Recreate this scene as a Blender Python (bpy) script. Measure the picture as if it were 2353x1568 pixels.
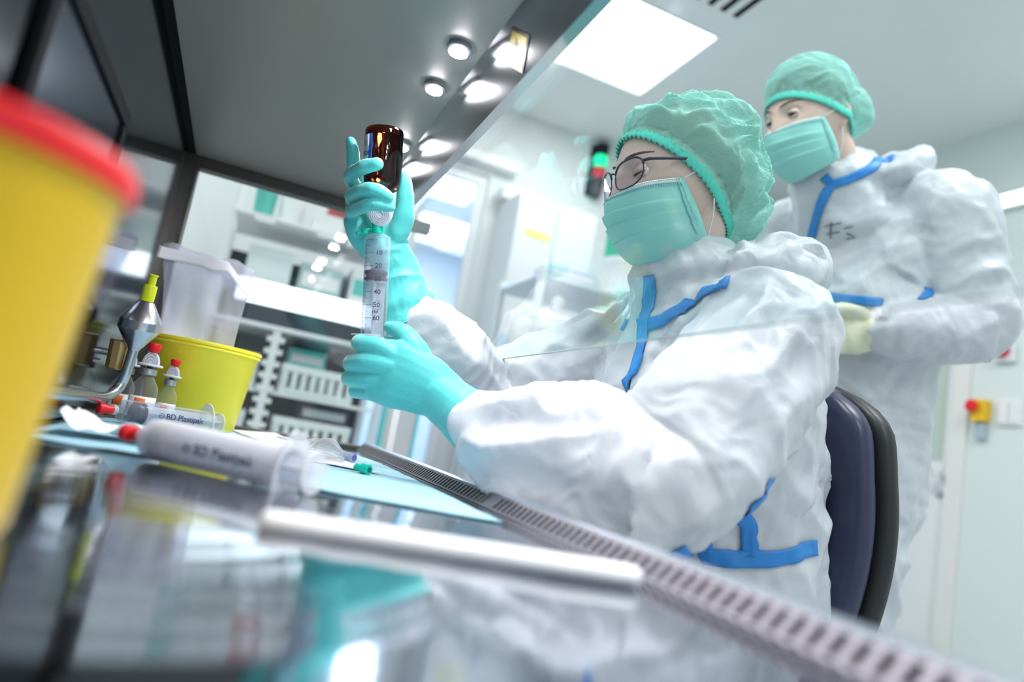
import bpy, bmesh, math, random
import numpy as np
from mathutils import Vector, Matrix, noise
from mathutils.bvhtree import BVHTree

for _o in list(bpy.data.objects):
    bpy.data.objects.remove(_o)
random.seed(4)
SC = bpy.context.scene
COL = SC.collection

# ------------------------------------------------------------------ camera
CAM_POS = Vector((0.0, 0.0, 0.85))
CAM_RIGHT = Vector((-0.37748853, -0.9092826, 0.17523574))
CAM_DOWN = Vector((0.07120205, -0.21717729, -0.97353187))
CAM_FWD = Vector((0.92327281, -0.35501997, 0.14672472))
cam_data = bpy.data.cameras.new('camera')
cam = bpy.data.objects.new('camera', cam_data)
COL.objects.link(cam)
_up = -CAM_DOWN
cam.matrix_world = Matrix(((CAM_RIGHT.x, _up.x, -CAM_FWD.x, CAM_POS.x),
                           (CAM_RIGHT.y, _up.y, -CAM_FWD.y, CAM_POS.y),
                           (CAM_RIGHT.z, _up.z, -CAM_FWD.z, CAM_POS.z),
                           (0, 0, 0, 1)))
cam_data.sensor_width = 36.0
cam_data.lens = 36.0 * 1569.0 / 2353.0
cam_data.clip_start = 0.01
cam_data.dof.use_dof = True
cam_data.dof.focus_distance = 0.93
cam_data.dof.aperture_fstop = 2.0
SC.camera = cam

# ------------------------------------------------------------------ world, exposure
world = bpy.data.worlds.new('world')
SC.world = world
world.use_nodes = True
world.node_tree.nodes['Background'].inputs[0].default_value = (0.85, 0.93, 1.0, 1)
world.node_tree.nodes['Background'].inputs[1].default_value = 0.6
SC.view_settings.view_transform = 'Standard'
SC.view_settings.look = 'None'
SC.view_settings.gamma = 1.0
SC.view_settings.use_curve_mapping = False
SC.view_settings.exposure = 0.0
PANEL_POWER = 13.0      # watts of each ceiling panel
LAMP_POWER = 0.85        # watts of each cabinet spot lamp


def area_light(name, loc, rot, sx, sy, power, color=(1, 1, 1), spread=180):
    L = bpy.data.lights.new(name, 'AREA')
    L.shape = 'RECTANGLE'
    L.size = sx
    L.size_y = sy
    L.energy = power
    L.color = color
    L.spread = math.radians(spread)
    o = bpy.data.objects.new(name, L)
    o.location = loc
    o.rotation_euler = rot
    COL.objects.link(o)
    return o


# light of the recessed ceiling panels of the room (their glowing covers are built with the ceiling)
PANELS = [(2.44, -1.21), (0.55, -1.75), (0.55, -0.45), (2.3, 0.75), (-0.9, -1.2)]
for px_, py_ in PANELS:
    area_light('ceiling_panel_light', (px_, py_, 2.585), (0, 0, 0), 0.56, 0.52, PANEL_POWER, (0.97, 0.99, 1.0))

# ------------------------------------------------------------------ materials
MATS = {}


def nd(nt, typ, **kw):
    n = nt.nodes.new(typ)
    for k, v in kw.items():
        setattr(n, k, v)
    return n


def thin_fresnel(nt, ior):
    """Fresnel of a thin sheet: the same from both of its faces"""
    ge = nd(nt, 'ShaderNodeNewGeometry')
    mr = nd(nt, 'ShaderNodeMapRange')
    mr.inputs[3].default_value = ior
    mr.inputs[4].default_value = 1 / ior
    nt.links.new(ge.outputs['Backfacing'], mr.inputs[0])
    fr = nd(nt, 'ShaderNodeFresnel')
    nt.links.new(mr.outputs[0], fr.inputs['IOR'])
    return fr


def mat(name, color=(.8, .8, .8), rough=.5, metal=0., trans=0., ior=1.45, alpha=None, emis=None, estr=0.,
        sss=0., spec=.5, coat=0., bump=None, vary=None, fac=None, tint=(1, 1, 1), sheen=0., aniso=0.):
    """bump=(kind,scale,strength,distance); vary=(scale,amount) colour variation;
    fac: opacity of a thin see-through sheet (mixed with a transparent shader, more opaque at grazing angles)"""
    if name in MATS:
        return MATS[name]
    m = bpy.data.materials.new(name)
    m.use_nodes = True
    nt = m.node_tree
    b = nt.nodes['Principled BSDF']
    out = nt.nodes['Material Output']
    b.inputs['Base Color'].default_value = (*color, 1)
    b.inputs['Roughness'].default_value = rough
    b.inputs['Metallic'].default_value = metal
    b.inputs['Transmission Weight'].default_value = trans
    b.inputs['IOR'].default_value = ior
    b.inputs['Specular IOR Level'].default_value = spec
    b.inputs['Coat Weight'].default_value = coat
    b.inputs['Sheen Weight'].default_value = sheen
    b.inputs['Anisotropic'].default_value = aniso
    if sss:
        b.inputs['Subsurface Weight'].default_value = sss
        b.inputs['Subsurface Radius'].default_value = (.012, .005, .003)
        b.inputs['Subsurface Scale'].default_value = .6
    if emis:
        b.inputs['Emission Color'].default_value = (*emis, 1)
        b.inputs['Emission Strength'].default_value = estr
    tc = None
    if bump or vary:
        tc = nd(nt, 'ShaderNodeTexCoord')
    if bump:
        kind, sc, st, dist = bump
        if kind == 'voronoi':
            t = nd(nt, 'ShaderNodeTexVoronoi')
            t.inputs['Scale'].default_value = sc
            src = t.outputs['Distance']
        elif kind == 'crease':
            nz = nd(nt, 'ShaderNodeTexNoise')
            nz.inputs['Scale'].default_value = sc * .35
            nz.inputs['Detail'].default_value = 3
            mx = nd(nt, 'ShaderNodeMixRGB')
            mx.inputs[0].default_value = .12
            nt.links.new(tc.outputs['Object'], mx.inputs[1])
            nt.links.new(nz.outputs['Color'], mx.inputs[2])
            t = nd(nt, 'ShaderNodeTexVoronoi', feature='DISTANCE_TO_EDGE')
            t.inputs['Scale'].default_value = sc
            nt.links.new(mx.outputs[0], t.inputs['Vector'])
            mr = nd(nt, 'ShaderNodeMapRange')
            mr.inputs[1].default_value = 0
            mr.inputs[2].default_value = .35
            nt.links.new(t.outputs['Distance'], mr.inputs[0])
            src = mr.outputs[0]
            tc_link = False
        elif kind == 'brush':
            mp = nd(nt, 'ShaderNodeMapping')
            mp.inputs['Scale'].default_value = (1, 40, 1)
            nt.links.new(tc.outputs['Object'], mp.inputs[0])
            t = nd(nt, 'ShaderNodeTexNoise')
            t.inputs['Scale'].default_value = sc
            nt.links.new(mp.outputs[0], t.inputs['Vector'])
            src = t.outputs['Fac']
        else:
            t = nd(nt, 'ShaderNodeTexNoise')
            t.inputs['Scale'].default_value = sc
            t.inputs['Detail'].default_value = 4
            src = t.outputs['Fac']
        if kind in ('voronoi', 'noise'):
            nt.links.new(tc.outputs['Object'], t.inputs['Vector'])
        bp = nd(nt, 'ShaderNodeBump')
        bp.inputs['Strength'].default_value = st
        bp.inputs['Distance'].default_value = dist
        nt.links.new(src, bp.inputs['Height'])
        nt.links.new(bp.outputs[0], b.inputs['Normal'])
    if vary:
        sc, am = vary
        t = nd(nt, 'ShaderNodeTexNoise')
        t.inputs['Scale'].default_value = sc
        t.inputs['Detail'].default_value = 5
        nt.links.new(tc.outputs['Object'], t.inputs['Vector'])
        mr = nd(nt, 'ShaderNodeMapRange')
        mr.inputs[3].default_value = 1 - am
        mr.inputs[4].default_value = 1 + am
        nt.links.new(t.outputs['Fac'], mr.inputs[0])
        mm = nd(nt, 'ShaderNodeMixRGB', blend_type='MULTIPLY')
        mm.inputs[0].default_value = 1
        mm.inputs[1].default_value = (*color, 1)
        nt.links.new(mr.outputs[0], mm.inputs[2])
        nt.links.new(mm.outputs[0], b.inputs['Base Color'])
    if fac is not None:
        tr = nd(nt, 'ShaderNodeBsdfTransparent')
        tr.inputs[0].default_value = (*tint, 1)
        lw = thin_fresnel(nt, ior)
        ad = nd(nt, 'ShaderNodeMath', operation='ADD', use_clamp=True)
        ad.inputs[1].default_value = fac
        nt.links.new(lw.outputs[0], ad.inputs[0])
        mxs = nd(nt, 'ShaderNodeMixShader')
        nt.links.new(ad.outputs[0], mxs.inputs[0])
        nt.links.new(tr.outputs[0], mxs.inputs[1])
        nt.links.new(b.outputs[0], mxs.inputs[2])
        nt.links.new(mxs.outputs[0], out.inputs[0])
    MATS[name] = m
    return m


def pane_mat(name, tint=(.97, 1, .99), ior=1.5):
    """clear flat glass pane: transparent with a Fresnel mirror reflection"""
    if name in MATS:
        return MATS[name]
    m = bpy.data.materials.new(name)
    m.use_nodes = True
    nt = m.node_tree
    nt.nodes.remove(nt.nodes['Principled BSDF'])
    out = nt.nodes['Material Output']
    tr = nd(nt, 'ShaderNodeBsdfTransparent')
    tr.inputs[0].default_value = (*tint, 1)
    gl = nd(nt, 'ShaderNodeBsdfGlossy')
    gl.inputs['Roughness'].default_value = 0.0
    fr = thin_fresnel(nt, ior)
    mx = nd(nt, 'ShaderNodeMixShader')
    nt.links.new(fr.outputs[0], mx.inputs[0])
    nt.links.new(tr.outputs[0], mx.inputs[1])
    nt.links.new(gl.outputs[0], mx.inputs[2])
    nt.links.new(mx.outputs[0], out.inputs[0])
    MATS[name] = m
    return m


# ------------------------------------------------------------------ objects
ORIG = {}


def finish(o, parent, origin=None):
    COL.objects.link(o)
    if parent is not None:
        o.parent = parent
        po = ORIG[parent.name]
    else:
        po = Vector((0, 0, 0))
    org = Vector(origin) if origin is not None else po
    o.location = org - po
    ORIG[o.name] = org
    return org


def props(o, label=None, cat=None, group=None, kind=None):
    if label:
        o['label'] = label
    if cat:
        o['category'] = cat
    if group:
        o['group'] = group
    if kind:
        o['kind'] = kind
    return o


def thing(name, label, cat, loc=(0, 0, 0), group=None, parent=None):
    o = bpy.data.objects.new(name, None)
    o.empty_display_size = .05
    finish(o, parent, loc)
    return props(o, label, cat, group)


class MB:
    def __init__(s):
        s.v = []
        s.f = []

    def add(s, vs, fs):
        n = len(s.v)
        s.v += [tuple(map(float, p)) for p in vs]
        s.f += [tuple(n + i for i in f) for f in fs]
        return s

    def box(s, lo, hi):
        x0, y0, z0 = lo
        x1, y1, z1 = hi
        return s.add([(x0, y0, z0), (x1, y0, z0), (x1, y1, z0), (x0, y1, z0), (x0, y0, z1), (x1, y0, z1), (x1, y1, z1), (x0, y1, z1)],
                     [(0, 3, 2, 1), (4, 5, 6, 7), (0, 1, 5, 4), (1, 2, 6, 5), (2, 3, 7, 6), (3, 0, 4, 7)])

    def obox(s, c, ax, ay, az):
        """oriented box: centre and three half-axis vectors"""
        c, ax, ay, az = map(Vector, (c, ax, ay, az))
        vs = [c + i * ax + j * ay + k * az for k in (-1, 1) for i, j in ((-1, -1), (1, -1), (1, 1), (-1, 1))]
        return s.add(vs, [(0, 3, 2, 1), (4, 5, 6, 7), (0, 1, 5, 4), (1, 2, 6, 5), (2, 3, 7, 6), (3, 0, 4, 7)])

    def lathe(s, prof, c=(0, 0, 0), axis=(0, 0, 1), seg=32, cap=True):
        """prof: list of (radius, distance along axis)"""
        c = Vector(c)
        a = Vector(axis).normalized()
        u = a.orthogonal().normalized()
        w = a.cross(u)
        vs, fs = [], []
        for r, h in prof:
            for k in range(seg):
                t = 2 * math.pi * k / seg
                vs.append(c + a * h + (u * math.cos(t) + w * math.sin(t)) * r)
        for i in range(len(prof) - 1):
            for k in range(seg):
                k2 = (k + 1) % seg
                fs.append((i * seg + k, i * seg + k2, (i + 1) * seg + k2, (i + 1) * seg + k))
        if cap:
            fs.append(tuple(reversed(range(seg))))
            n = (len(prof) - 1) * seg
            fs.append(tuple(n + k for k in range(seg)))
        return s.add(vs, fs)

    def tube(s, pts, rad, seg=12, res=6, flat=None, ref=None, smooth=True, cap='round'):
        """loft along points; rad: scalar, list of scalars, or list of (r_ref, r_other)"""
        P = [Vector(p) for p in pts]
        n = len(P)
        if not isinstance(rad, (list, tuple)):
            rad = [rad] * n
        RR = [(r, r) if not isinstance(r, (list, tuple)) else tuple(r) for r in rad]
        ps, rs = [], []
        if smooth and n > 2:
            for i in range(n - 1):
                p0 = P[max(i - 1, 0)]
                p1, p2 = P[i], P[i + 1]
                p3 = P[min(i + 2, n - 1)]
                for k in range(res):
                    t = k / res
                    t2, t3 = t * t, t * t * t
                    q = .5 * ((2 * p1) + (p2 - p0) * t + (2 * p0 - 5 * p1 + 4 * p2 - p3) * t2 + (3 * p1 - p0 - 3 * p2 + p3) * t3)
                    ps.append(q)
                    h = t * t * (3 - 2 * t)
                    rs.append(tuple(RR[i][j] * (1 - h) + RR[i + 1][j] * h for j in (0, 1)))
            ps.append(P[-1])
            rs.append(RR[-1])
        else:
            ps, rs = P, RR
        m = len(ps)
        T = []
        for i in range(m):
            d = ps[min(i + 1, m - 1)] - ps[max(i - 1, 0)]
            T.append(d.normalized())
        if cap == 'round':
            def capring(i, sgn):
                o = []
                for k in (1, 2, 3):
                    a = k / 3.4 * math.pi / 2
                    sc = math.cos(a)
                    o.append((ps[i] + T[i] * sgn * math.sin(a) * min(rs[i]), tuple(x * sc for x in rs[i]), T[i]))
                return o
            pre = list(reversed(capring(0, -1)))
            post = capring(m - 1, 1)
        else:
            pre, post = [], []
        rings = pre + list(zip(ps, rs, T)) + post
        u = Vector(ref) if ref is not None else T[0].orthogonal()
        vs, fs = [], []
        for (p, r, t) in rings:
            if ref is not None:
                u = Vector(ref)
            u = (u - t * u.dot(t))
            if u.length < 1e-6:
                u = t.orthogonal()
            u.normalize()
            w = t.cross(u)
            for k in range(seg):
                a = 2 * math.pi * k / seg
                vs.append(p + u * (math.cos(a) * r[0]) + w * (math.sin(a) * r[1]))
        nr = len(rings)
        for i in range(nr - 1):
            for k in range(seg):
                k2 = (k + 1) % seg
                fs.append((i * seg + k, i * seg + k2, (i + 1) * seg + k2, (i + 1) * seg + k))
        fs.append(tuple(reversed(range(seg))))
        fs.append(tuple((nr - 1) * seg + k for k in range(seg)))
        return s.add(vs, fs)

    def grid(s, fn, nu, nv, closed_u=False):
        vs = [fn(i / (nu if closed_u else nu - 1), j / (nv - 1)) for j in range(nv) for i in range(nu)]
        fs = []
        for j in range(nv - 1):
            for i in range(nu if closed_u else nu - 1):
                i2 = (i + 1) % nu
                fs.append((j * nu + i, j * nu + i2, (j + 1) * nu + i2, (j + 1) * nu + i))
        return s.add(vs, fs)

    def slab(s, fn, nu, nv, th):
        """closed sheet: fn(u,v)->(point, normal); extruded th along -normal"""
        A, B = [], []
        for j in range(nv):
            for i in range(nu):
                p, n = fn(i / (nu - 1), j / (nv - 1))
                p = Vector(p)
                A.append(p)
                B.append(p - Vector(n) * th)
        N = nu * nv
        fs = []
        for j in range(nv - 1):
            for i in range(nu - 1):
                a, b, c, d = j * nu + i, j * nu + i + 1, (j + 1) * nu + i + 1, (j + 1) * nu + i
                fs.append((a, b, c, d))
                fs.append((N + d, N + c, N + b, N + a))
        for i in range(nu - 1):
            fs.append((i + 1, i, N + i, N + i + 1))
            e = (nv - 1) * nu
            fs.append((e + i, e + i + 1, N + e + i + 1, N + e + i))
        for j in range(nv - 1):
            fs.append((j * nu, (j + 1) * nu, N + (j + 1) * nu, N + j * nu))
            e = nu - 1
            fs.append(((j + 1) * nu + e, j * nu + e, N + j * nu + e, N + (j + 1) * nu + e))
        return s.add(A + B, fs)

    def prism(s, poly, z0, z1):
        """vertical prism over an xy polygon"""
        n = len(poly)
        vs = [(x, y, z0) for x, y in poly] + [(x, y, z1) for x, y in poly]
        fs = [tuple(reversed(range(n))), tuple(range(n, 2 * n))] + [(i, (i + 1) % n, n + (i + 1) % n, n + i) for i in range(n)]
        return s.add(vs, fs)

    def mesh(s, name, off=Vector((0, 0, 0))):
        me = bpy.data.meshes.new(name)
        me.from_pydata([(p[0] - off.x, p[1] - off.y, p[2] - off.z) for p in s.v], [], s.f)
        me.update()
        return me

    def build(s, name, material, parent=None, smooth=False, bevel=0., origin=None, label=None, cat=None, group=None, kind=None, auto=None, fixn=True):
        po = ORIG[parent.name] if parent is not None else Vector((0, 0, 0))
        org = Vector(origin) if origin is not None else po
        me = s.mesh(name, org)
        if fixn:
            bm = bmesh.new()
            bm.from_mesh(me)
            bmesh.ops.recalc_face_normals(bm, faces=bm.faces)
            bm.to_mesh(me)
            bm.free()
        o = bpy.data.objects.new(name, me)
        finish(o, parent, org)
        if material is not None:
            me.materials.append(material)
        if smooth:
            for p in me.polygons:
                p.use_smooth = True
            if auto is not None:
                me.set_sharp_from_angle(angle=math.radians(auto))
        if bevel:
            md = o.modifiers.new('bevel', 'BEVEL')
            md.width = bevel
            md.segments = 2
            md.limit_method = 'ANGLE'
        props(o, label, cat, group, kind)
        return o


def fuse(mb, voxel, smooth=4, sfac=.5):
    """union of overlapping closed shapes as one continuous skin; returns (verts, faces) as numpy arrays and list"""
    me = mb.mesh('tmp')
    bm = bmesh.new()
    bm.from_mesh(me)
    bmesh.ops.recalc_face_normals(bm, faces=bm.faces)
    bm.to_mesh(me)
    bm.free()
    o = bpy.data.objects.new('tmp', me)
    COL.objects.link(o)
    r = o.modifiers.new('r', 'REMESH')
    r.mode = 'VOXEL'
    r.voxel_size = voxel
    if smooth:
        sm = o.modifiers.new('s', 'SMOOTH')
        sm.iterations = smooth
        sm.factor = sfac
    dg = bpy.context.evaluated_depsgraph_get()
    e = o.evaluated_get(dg)
    m2 = bpy.data.meshes.new_from_object(e)
    bpy.data.objects.remove(o)
    bpy.data.meshes.remove(me)
    return m2


def mesh_obj(name, me, material, parent=None, smooth=True, origin=None, **kw):
    po = ORIG[parent.name] if parent is not None else Vector((0, 0, 0))
    org = Vector(origin) if origin is not None else po
    me.name = name
    me.transform(Matrix.Translation(-org))
    o = bpy.data.objects.new(name, me)
    finish(o, parent, org)
    me.materials.clear()
    me.materials.append(material)
    if smooth:
        me.polygons.foreach_set('use_smooth', [True] * len(me.polygons))
    me.update()
    props(o, **kw)
    return o


def copy_tree(o, parent=None):
    c = o.copy()
    COL.objects.link(c)
    c.parent = parent
    ORIG[c.name] = ORIG[o.name].copy()
    for ch in list(o.children):
        copy_tree(ch, c)
    return c


def text_mesh(s, size, align='LEFT'):
    """flat lettering as vertices/faces in the xy plane"""
    cu = bpy.data.curves.new('txt', 'FONT')
    cu.body = s
    cu.size = size
    cu.offset = size * .018
    cu.align_x = align
    cu.align_y = 'CENTER'
    o = bpy.data.objects.new('txt', cu)
    COL.objects.link(o)
    dg = bpy.context.evaluated_depsgraph_get()
    me = bpy.data.meshes.new_from_object(o.evaluated_get(dg))
    bpy.data.objects.remove(o)
    vs = [v.co.copy() for v in me.vertices]
    fs = [tuple(p.vertices) for p in me.polygons]
    bpy.data.meshes.remove(me)
    return vs, fs


# ------------------------------------------------------------------ the room
M_wall = mat('wall_paint', (.80, .83, .84), .5, bump=('noise', 60, .05, .002))
M_wallg = mat('wall_panel_mint', (.74, .82, .80), .42, bump=('noise', 60, .05, .002))
M_ceil = mat('ceiling_panel', (.84, .87, .87), .45)
M_floor = mat('floor_vinyl', (.62, .68, .70), .3, vary=(8, .05))
M_white = mat('white_lacquer', (.85, .86, .87), .35)
M_offw = mat('offwhite_frame', (.82, .82, .78), .4)
M_steel = mat('brushed_steel', (.62, .63, .66), .28, 1.0)
M_chrome = mat('chrome', (.75, .76, .78), .12, 1.0)
M_glass = pane_mat('pane_glass')
M_glow = mat('panel_cover', (1, 1, 1), .4, emis=(.97, .99, 1.0), estr=3.2)
XF, YR, YL, XB, ZC = 3.3, -2.84, 1.7, -1.6, 2.6


def struct(o):
    o['kind'] = 'structure'
    return o


struct(MB().box((XB - .1, YR - .1, -.1), (6.4, YL + .1, 0)).build('floor', M_floor))
# ceiling with real recesses for the light panels
mb = MB()
xs = sorted(set([XB - .1, XF + .1] + [v for px_, _ in PANELS for v in (px_ - .30, px_ + .30)]))
ys = sorted(set([YR - .1, YL + .1] + [v for _, py_ in PANELS for v in (py_ - .275, py_ + .275)]))
for i in range(len(xs) - 1):
    for j in range(len(ys) - 1):
        cx_, cy_ = (xs[i] + xs[i + 1]) / 2, (ys[j] + ys[j + 1]) / 2
        if any(abs(cx_ - a) < .29 and abs(cy_ - b) < .27 for a, b in PANELS):
            continue
        mb.box((xs[i], ys[j], ZC), (xs[i + 1], ys[j + 1], ZC + .06))
ceil = struct(mb.build('ceiling', M_ceil))
lab = ['bright square ceiling light panel above the seated worker', 'bright ceiling light panel over the standing worker',
       'bright ceiling light panel above the cabinet', 'bright ceiling light panel beside the storage rack', 'bright ceiling light panel behind the viewpoint']
for k, (px_, py_) in enumerate(PANELS):
    t = thing('ceiling_light', lab[k], 'ceiling light', (px_, py_, ZC), 'recessed ceiling light panels')
    MB().box((px_ - .297, py_ - .272, ZC + .012), (px_ + .297, py_ + .272, ZC + .02)).build('diffuser', M_glow, t)
    fr = MB()
    for a, b, c, d in ((-.30, -.275, .30, -.262), (-.30, .262, .30, .275), (-.30, -.262, -.287, .262), (.287, -.262, .30, .262)):
        fr.box((px_ + a, py_ + b, ZC - .003), (px_ + c, py_ + d, ZC + .0115))
    fr.build('frame', M_white, t)

# far wall with the glazed door opening  (y -1.20..-.60, z 0..2.25)
mb = MB()
DY0, DY1, DZ = -.985, -.47, 2.20
mb.box((XF, YR, 0), (XF + .1, DY0, ZC)).box((XF, DY1, 0), (XF + .1, YL, ZC)).box((XF, DY0, DZ), (XF + .1, DY1, ZC))
struct(mb.build('wall_far', M_wall))
struct(MB().box((XB, YL, 0), (XF, YL + .1, ZC)).build('wall_left', M_wall))
struct(MB().box((XB - .1, YR, 0), (XB, YL, ZC)).build('wall_back', M_wall))
# right wall with door opening x 2.0..2.9
RX0, RX1, RZ = 1.98, 2.88, 2.08
mb = MB().box((XB, YR - .1, 0), (RX0, YR, ZC)).box((RX1, YR - .1, 0), (XF, YR, ZC)).box((RX0, YR - .1, RZ), (RX1, YR, ZC))
struct(mb.build('wall_right', M_wallg))
# ------------------------------------------------------------------ the safety cabinet
ZT, ZTOP = .782, 1.2957      # work surface, filter ceiling
XE, XN = 1.45, -.30          # far end, near end
YB = .179                    # rear wall
YG0, YG1 = -.258, -.300
M_mirror = mat('polished_steel', (.60, .62, .66), .13, 1.0, bump=('noise', 14, .04, .002))
M_top = mat('polished_worktop', (.31, .34, .40), .085, 1.0)
M_back = mat('dark_polished_steel', (.13, .15, .18), .12, 1.0, bump=('noise', 9, .05, .003))
M_darkf = mat('dark_frame', (.10, .095, .09), .35, .6)
M_black = mat('black_rubber', (.006, .006, .008), .8, spec=.15)
M_gr = mat('grille_steel', (.22, .21, .24), .5, .85)
cabt = thing('safety_cabinet', 'stainless safety cabinet with perforated ceiling, glass sash and slotted front grille', 'safety cabinet', (.6, -.1, 0))

# work surface: steel sheet with a shallow round turned dish close to the near end
DC = Vector((.37, .03, ZT))


def top_h(x, y):
    r = math.hypot(x - DC.x, y - DC.y)
    if r > .215:
        return 0.
    k = min(1., (.215 - r) / .02)
    k = k * k * (3 - 2 * k)
    return k * (.0020 * (1 - (r / .23) ** 2) + .00012 * math.sin(r * 2 * math.pi / .034) * min(1., r / .06))


nu, nv = 150, 60
xs_ = np.concatenate([np.linspace(XN, .14, 20, endpoint=False), np.linspace(.14, .62, 150, endpoint=False), np.linspace(.62, XE, 24)])
ys_ = np.concatenate([np.linspace(YG0, -.20, 4, endpoint=False), np.linspace(-.20, YB, 120)])
mb = MB()
mb.slab(lambda u, v: ((xs_[round(u * (len(xs_) - 1))], ys_[round(v * (len(ys_) - 1))],
                       ZT + top_h(xs_[round(u * (len(xs_) - 1))], ys_[round(v * (len(ys_) - 1))])), (0, 0, 1)), len(xs_), len(ys_), .004)
mb.build('worktop', M_top, cabt, smooth=True, auto=40)
# low white bar across the worktop, purpose unknown
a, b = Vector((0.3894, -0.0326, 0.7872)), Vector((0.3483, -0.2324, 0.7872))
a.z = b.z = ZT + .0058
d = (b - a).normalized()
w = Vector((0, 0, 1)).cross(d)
MB().tube([a, a.lerp(b, .5), b], [(.0085, .0058)] * 3, 20, 4, ref=tuple(w)).build('white_bar', mat('satin_strip', (.93, .93, .95), .65), cabt, smooth=True)

# slotted air-intake lip: a strip set at 45 degrees with slats, dark duct behind, rounded rail on top
g0 = Vector((0, YG0, ZT))                       # lower inner edge
gd = Vector((0, -.70, .72)).normalized()        # up the slope
gn = Vector((0, .72, .70)).normalized()         # out of the slope, into the cabinet
GL = .0200
gr = MB().obox(g0 + gd * .0012 + Vector(((XN + XE) / 2, 0, 0)), ((XE - XN) / 2, 0, 0), gd * .0012, gn * .0010).obox(g0 + gd * (GL - .0016) + Vector(((XN + XE) / 2, 0, 0)), ((XE - XN) / 2, 0, 0), gd * .0016, gn * .0010).build('intake_grille', M_gr, cabt)
pitch = .0118
me_ = MB().obox(gd * (GL / 2), (pitch * .23, 0, 0), gd * (GL / 2 - .0020), gn * .0009).mesh('slat')
me_.materials.append(M_gr)
x = .06
while x < XE - .006:
    if abs(x - .664) > .010:
        s_ = bpy.data.objects.new('slat', me_)
        COL.objects.link(s_)
        s_.parent = gr
        s_.location = Vector((x, 0, 0)) + g0 - ORIG[gr.name]
    x += pitch
for xb in (.658, .671):
    MB().obox(g0 + gd * (GL / 2) + Vector((xb, 0, 0)), (.0058, 0, 0), gd * (GL / 2 + .0004), gn * .0013).build('joint_plate', M_gr, gr, bevel=.0006)
yA, zA = (g0 + gd * GL).y, (g0 + gd * GL).z
back = [(YG0 - .004, ZT - .03), (YG0 - .004, ZT - .006), (yA - .004, zA - .006), (yA - .010, zA - .006), (yA - .010, ZT - .03)]
n = len(back)
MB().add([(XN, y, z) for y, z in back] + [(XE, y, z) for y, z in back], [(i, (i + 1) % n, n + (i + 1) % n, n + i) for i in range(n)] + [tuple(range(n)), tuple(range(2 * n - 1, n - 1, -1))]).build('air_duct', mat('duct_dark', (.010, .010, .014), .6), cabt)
pr_ = [(yA, zA - .003), (yA + .0006, zA + .0004), (yA - .003, zA + .0022), (yA - .010, zA + .0024), (yA - .016, zA + .001), (yA - .019, zA - .004), (yA - .020, zA - .060), (yA - .012, zA - .060), (yA - .0105, zA - .006)]
mb = MB()
n = len(pr_)
mb.add([(XN, y, z) for y, z in pr_] + [(XE, y, z) for y, z in pr_], [(i, (i + 1) % n, n + (i + 1) % n, n + i) for i in range(n)] + [tuple(range(n)), tuple(range(2 * n - 1, n - 1, -1))])
mb.build('front_rail', mat('bright_rail', (.78, .80, .88), .22, 1.0), cabt, smooth=True, auto=35)
# base tub below the worktop
MB().box((XN, YG0, ZT - .10), (XE, YB, ZT - .010)).build('base_tub', M_steel, cabt)
for x_ in (XN + .05, XE - .05):
    for y_ in (YG1 + .05, YB - .04):
        MB().box((x_ - .03, y_ - .03, 0), (x_ + .03, y_ + .03, ZT - .09)).build('stand_leg', M_white, cabt)

# rear wall
MB().box((XN, YB, ZT - .10), (XE + .03, YB + .02, ZTOP + .02)).build('rear_wall', M_back, cabt)
# black gasket frame of the rear hatch
gz0, gz1, gx0, gx1, gw = .935, 1.135, .540, .855, .017
hx = MB().box((gx0 + gw, YB - .003, gz0 + gw), (gx1 - gw, YB, gz1 - gw)).build('rear_hatch', mat('hatch_steel', (.16, .20, .27), .18, 1.0), cabt)
mb = MB()
for a0, a1, b0, b1 in ((gx0, gx1, gz1 - gw, gz1), (gx0, gx1, gz0, gz0 + gw), (gx0, gx0 + gw, gz0 + gw, gz1 - gw), (gx1 - gw, gx1, gz0 + gw, gz1 - gw)):
    mb.box((a0, YB - .007, b0), (a1, YB, b1))
mb.build('hatch_gasket', M_black, cabt, bevel=.0015)

# perforated filter ceiling
m = mat('perforated_grey_steel', (.40, .39, .385), .42, .35)
nt = m.node_tree
b_ = nt.nodes['Principled BSDF']
tc = nd(nt, 'ShaderNodeTexCoord')
vo = nd(nt, 'ShaderNodeTexVoronoi')
vo.inputs['Scale'].default_value = 235
vo.inputs['Randomness'].default_value = 0
nt.links.new(tc.outputs['Object'], vo.inputs['Vector'])
cr = nd(nt, 'ShaderNodeMapRange')
cr.inputs[1].default_value = .30
cr.inputs[2].default_value = .40
nt.links.new(vo.outputs['Distance'], cr.inputs[0])
mx = nd(nt, 'ShaderNodeMixRGB')
mx.inputs[1].default_value = (.02, .02, .02, 1)
mx.inputs[2].default_value = (.30, .285, .275, 1)
nt.links.new(cr.outputs[0], mx.inputs[0])
nt.links.new(mx.outputs[0], b_.inputs['Base Color'])
bp = nd(nt, 'ShaderNodeBump')
bp.inputs['Strength'].default_value = .5
bp.inputs['Distance'].default_value = .001
nt.links.new(cr.outputs[0], bp.inputs['Height'])
nt.links.new(bp.outputs[0], b_.inputs['Normal'])
YF = -.183     # front edge of the filter ceiling
MB().box((XN, YF, ZTOP), (XE + .03, YB - .012, ZTOP + .02)).build('filter_ceiling', m, cabt)
MB().box((XN, YB - .012, ZTOP - .003), (XE, YB, ZTOP + .02)).build('ceiling_seal', M_black, cabt)
MB().box((XN, YF - .012, ZTOP + .02), (XE + .03, YB + .02, ZTOP + .5)).build('blower_housing', M_white, cabt)

# sloping front plane: polished upper strip, below it the glass sash
SL = .456


def front(z):
    return YF - SL * (ZTOP - z)


ZS, ZG = 1.236, .9625
th = .006


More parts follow.
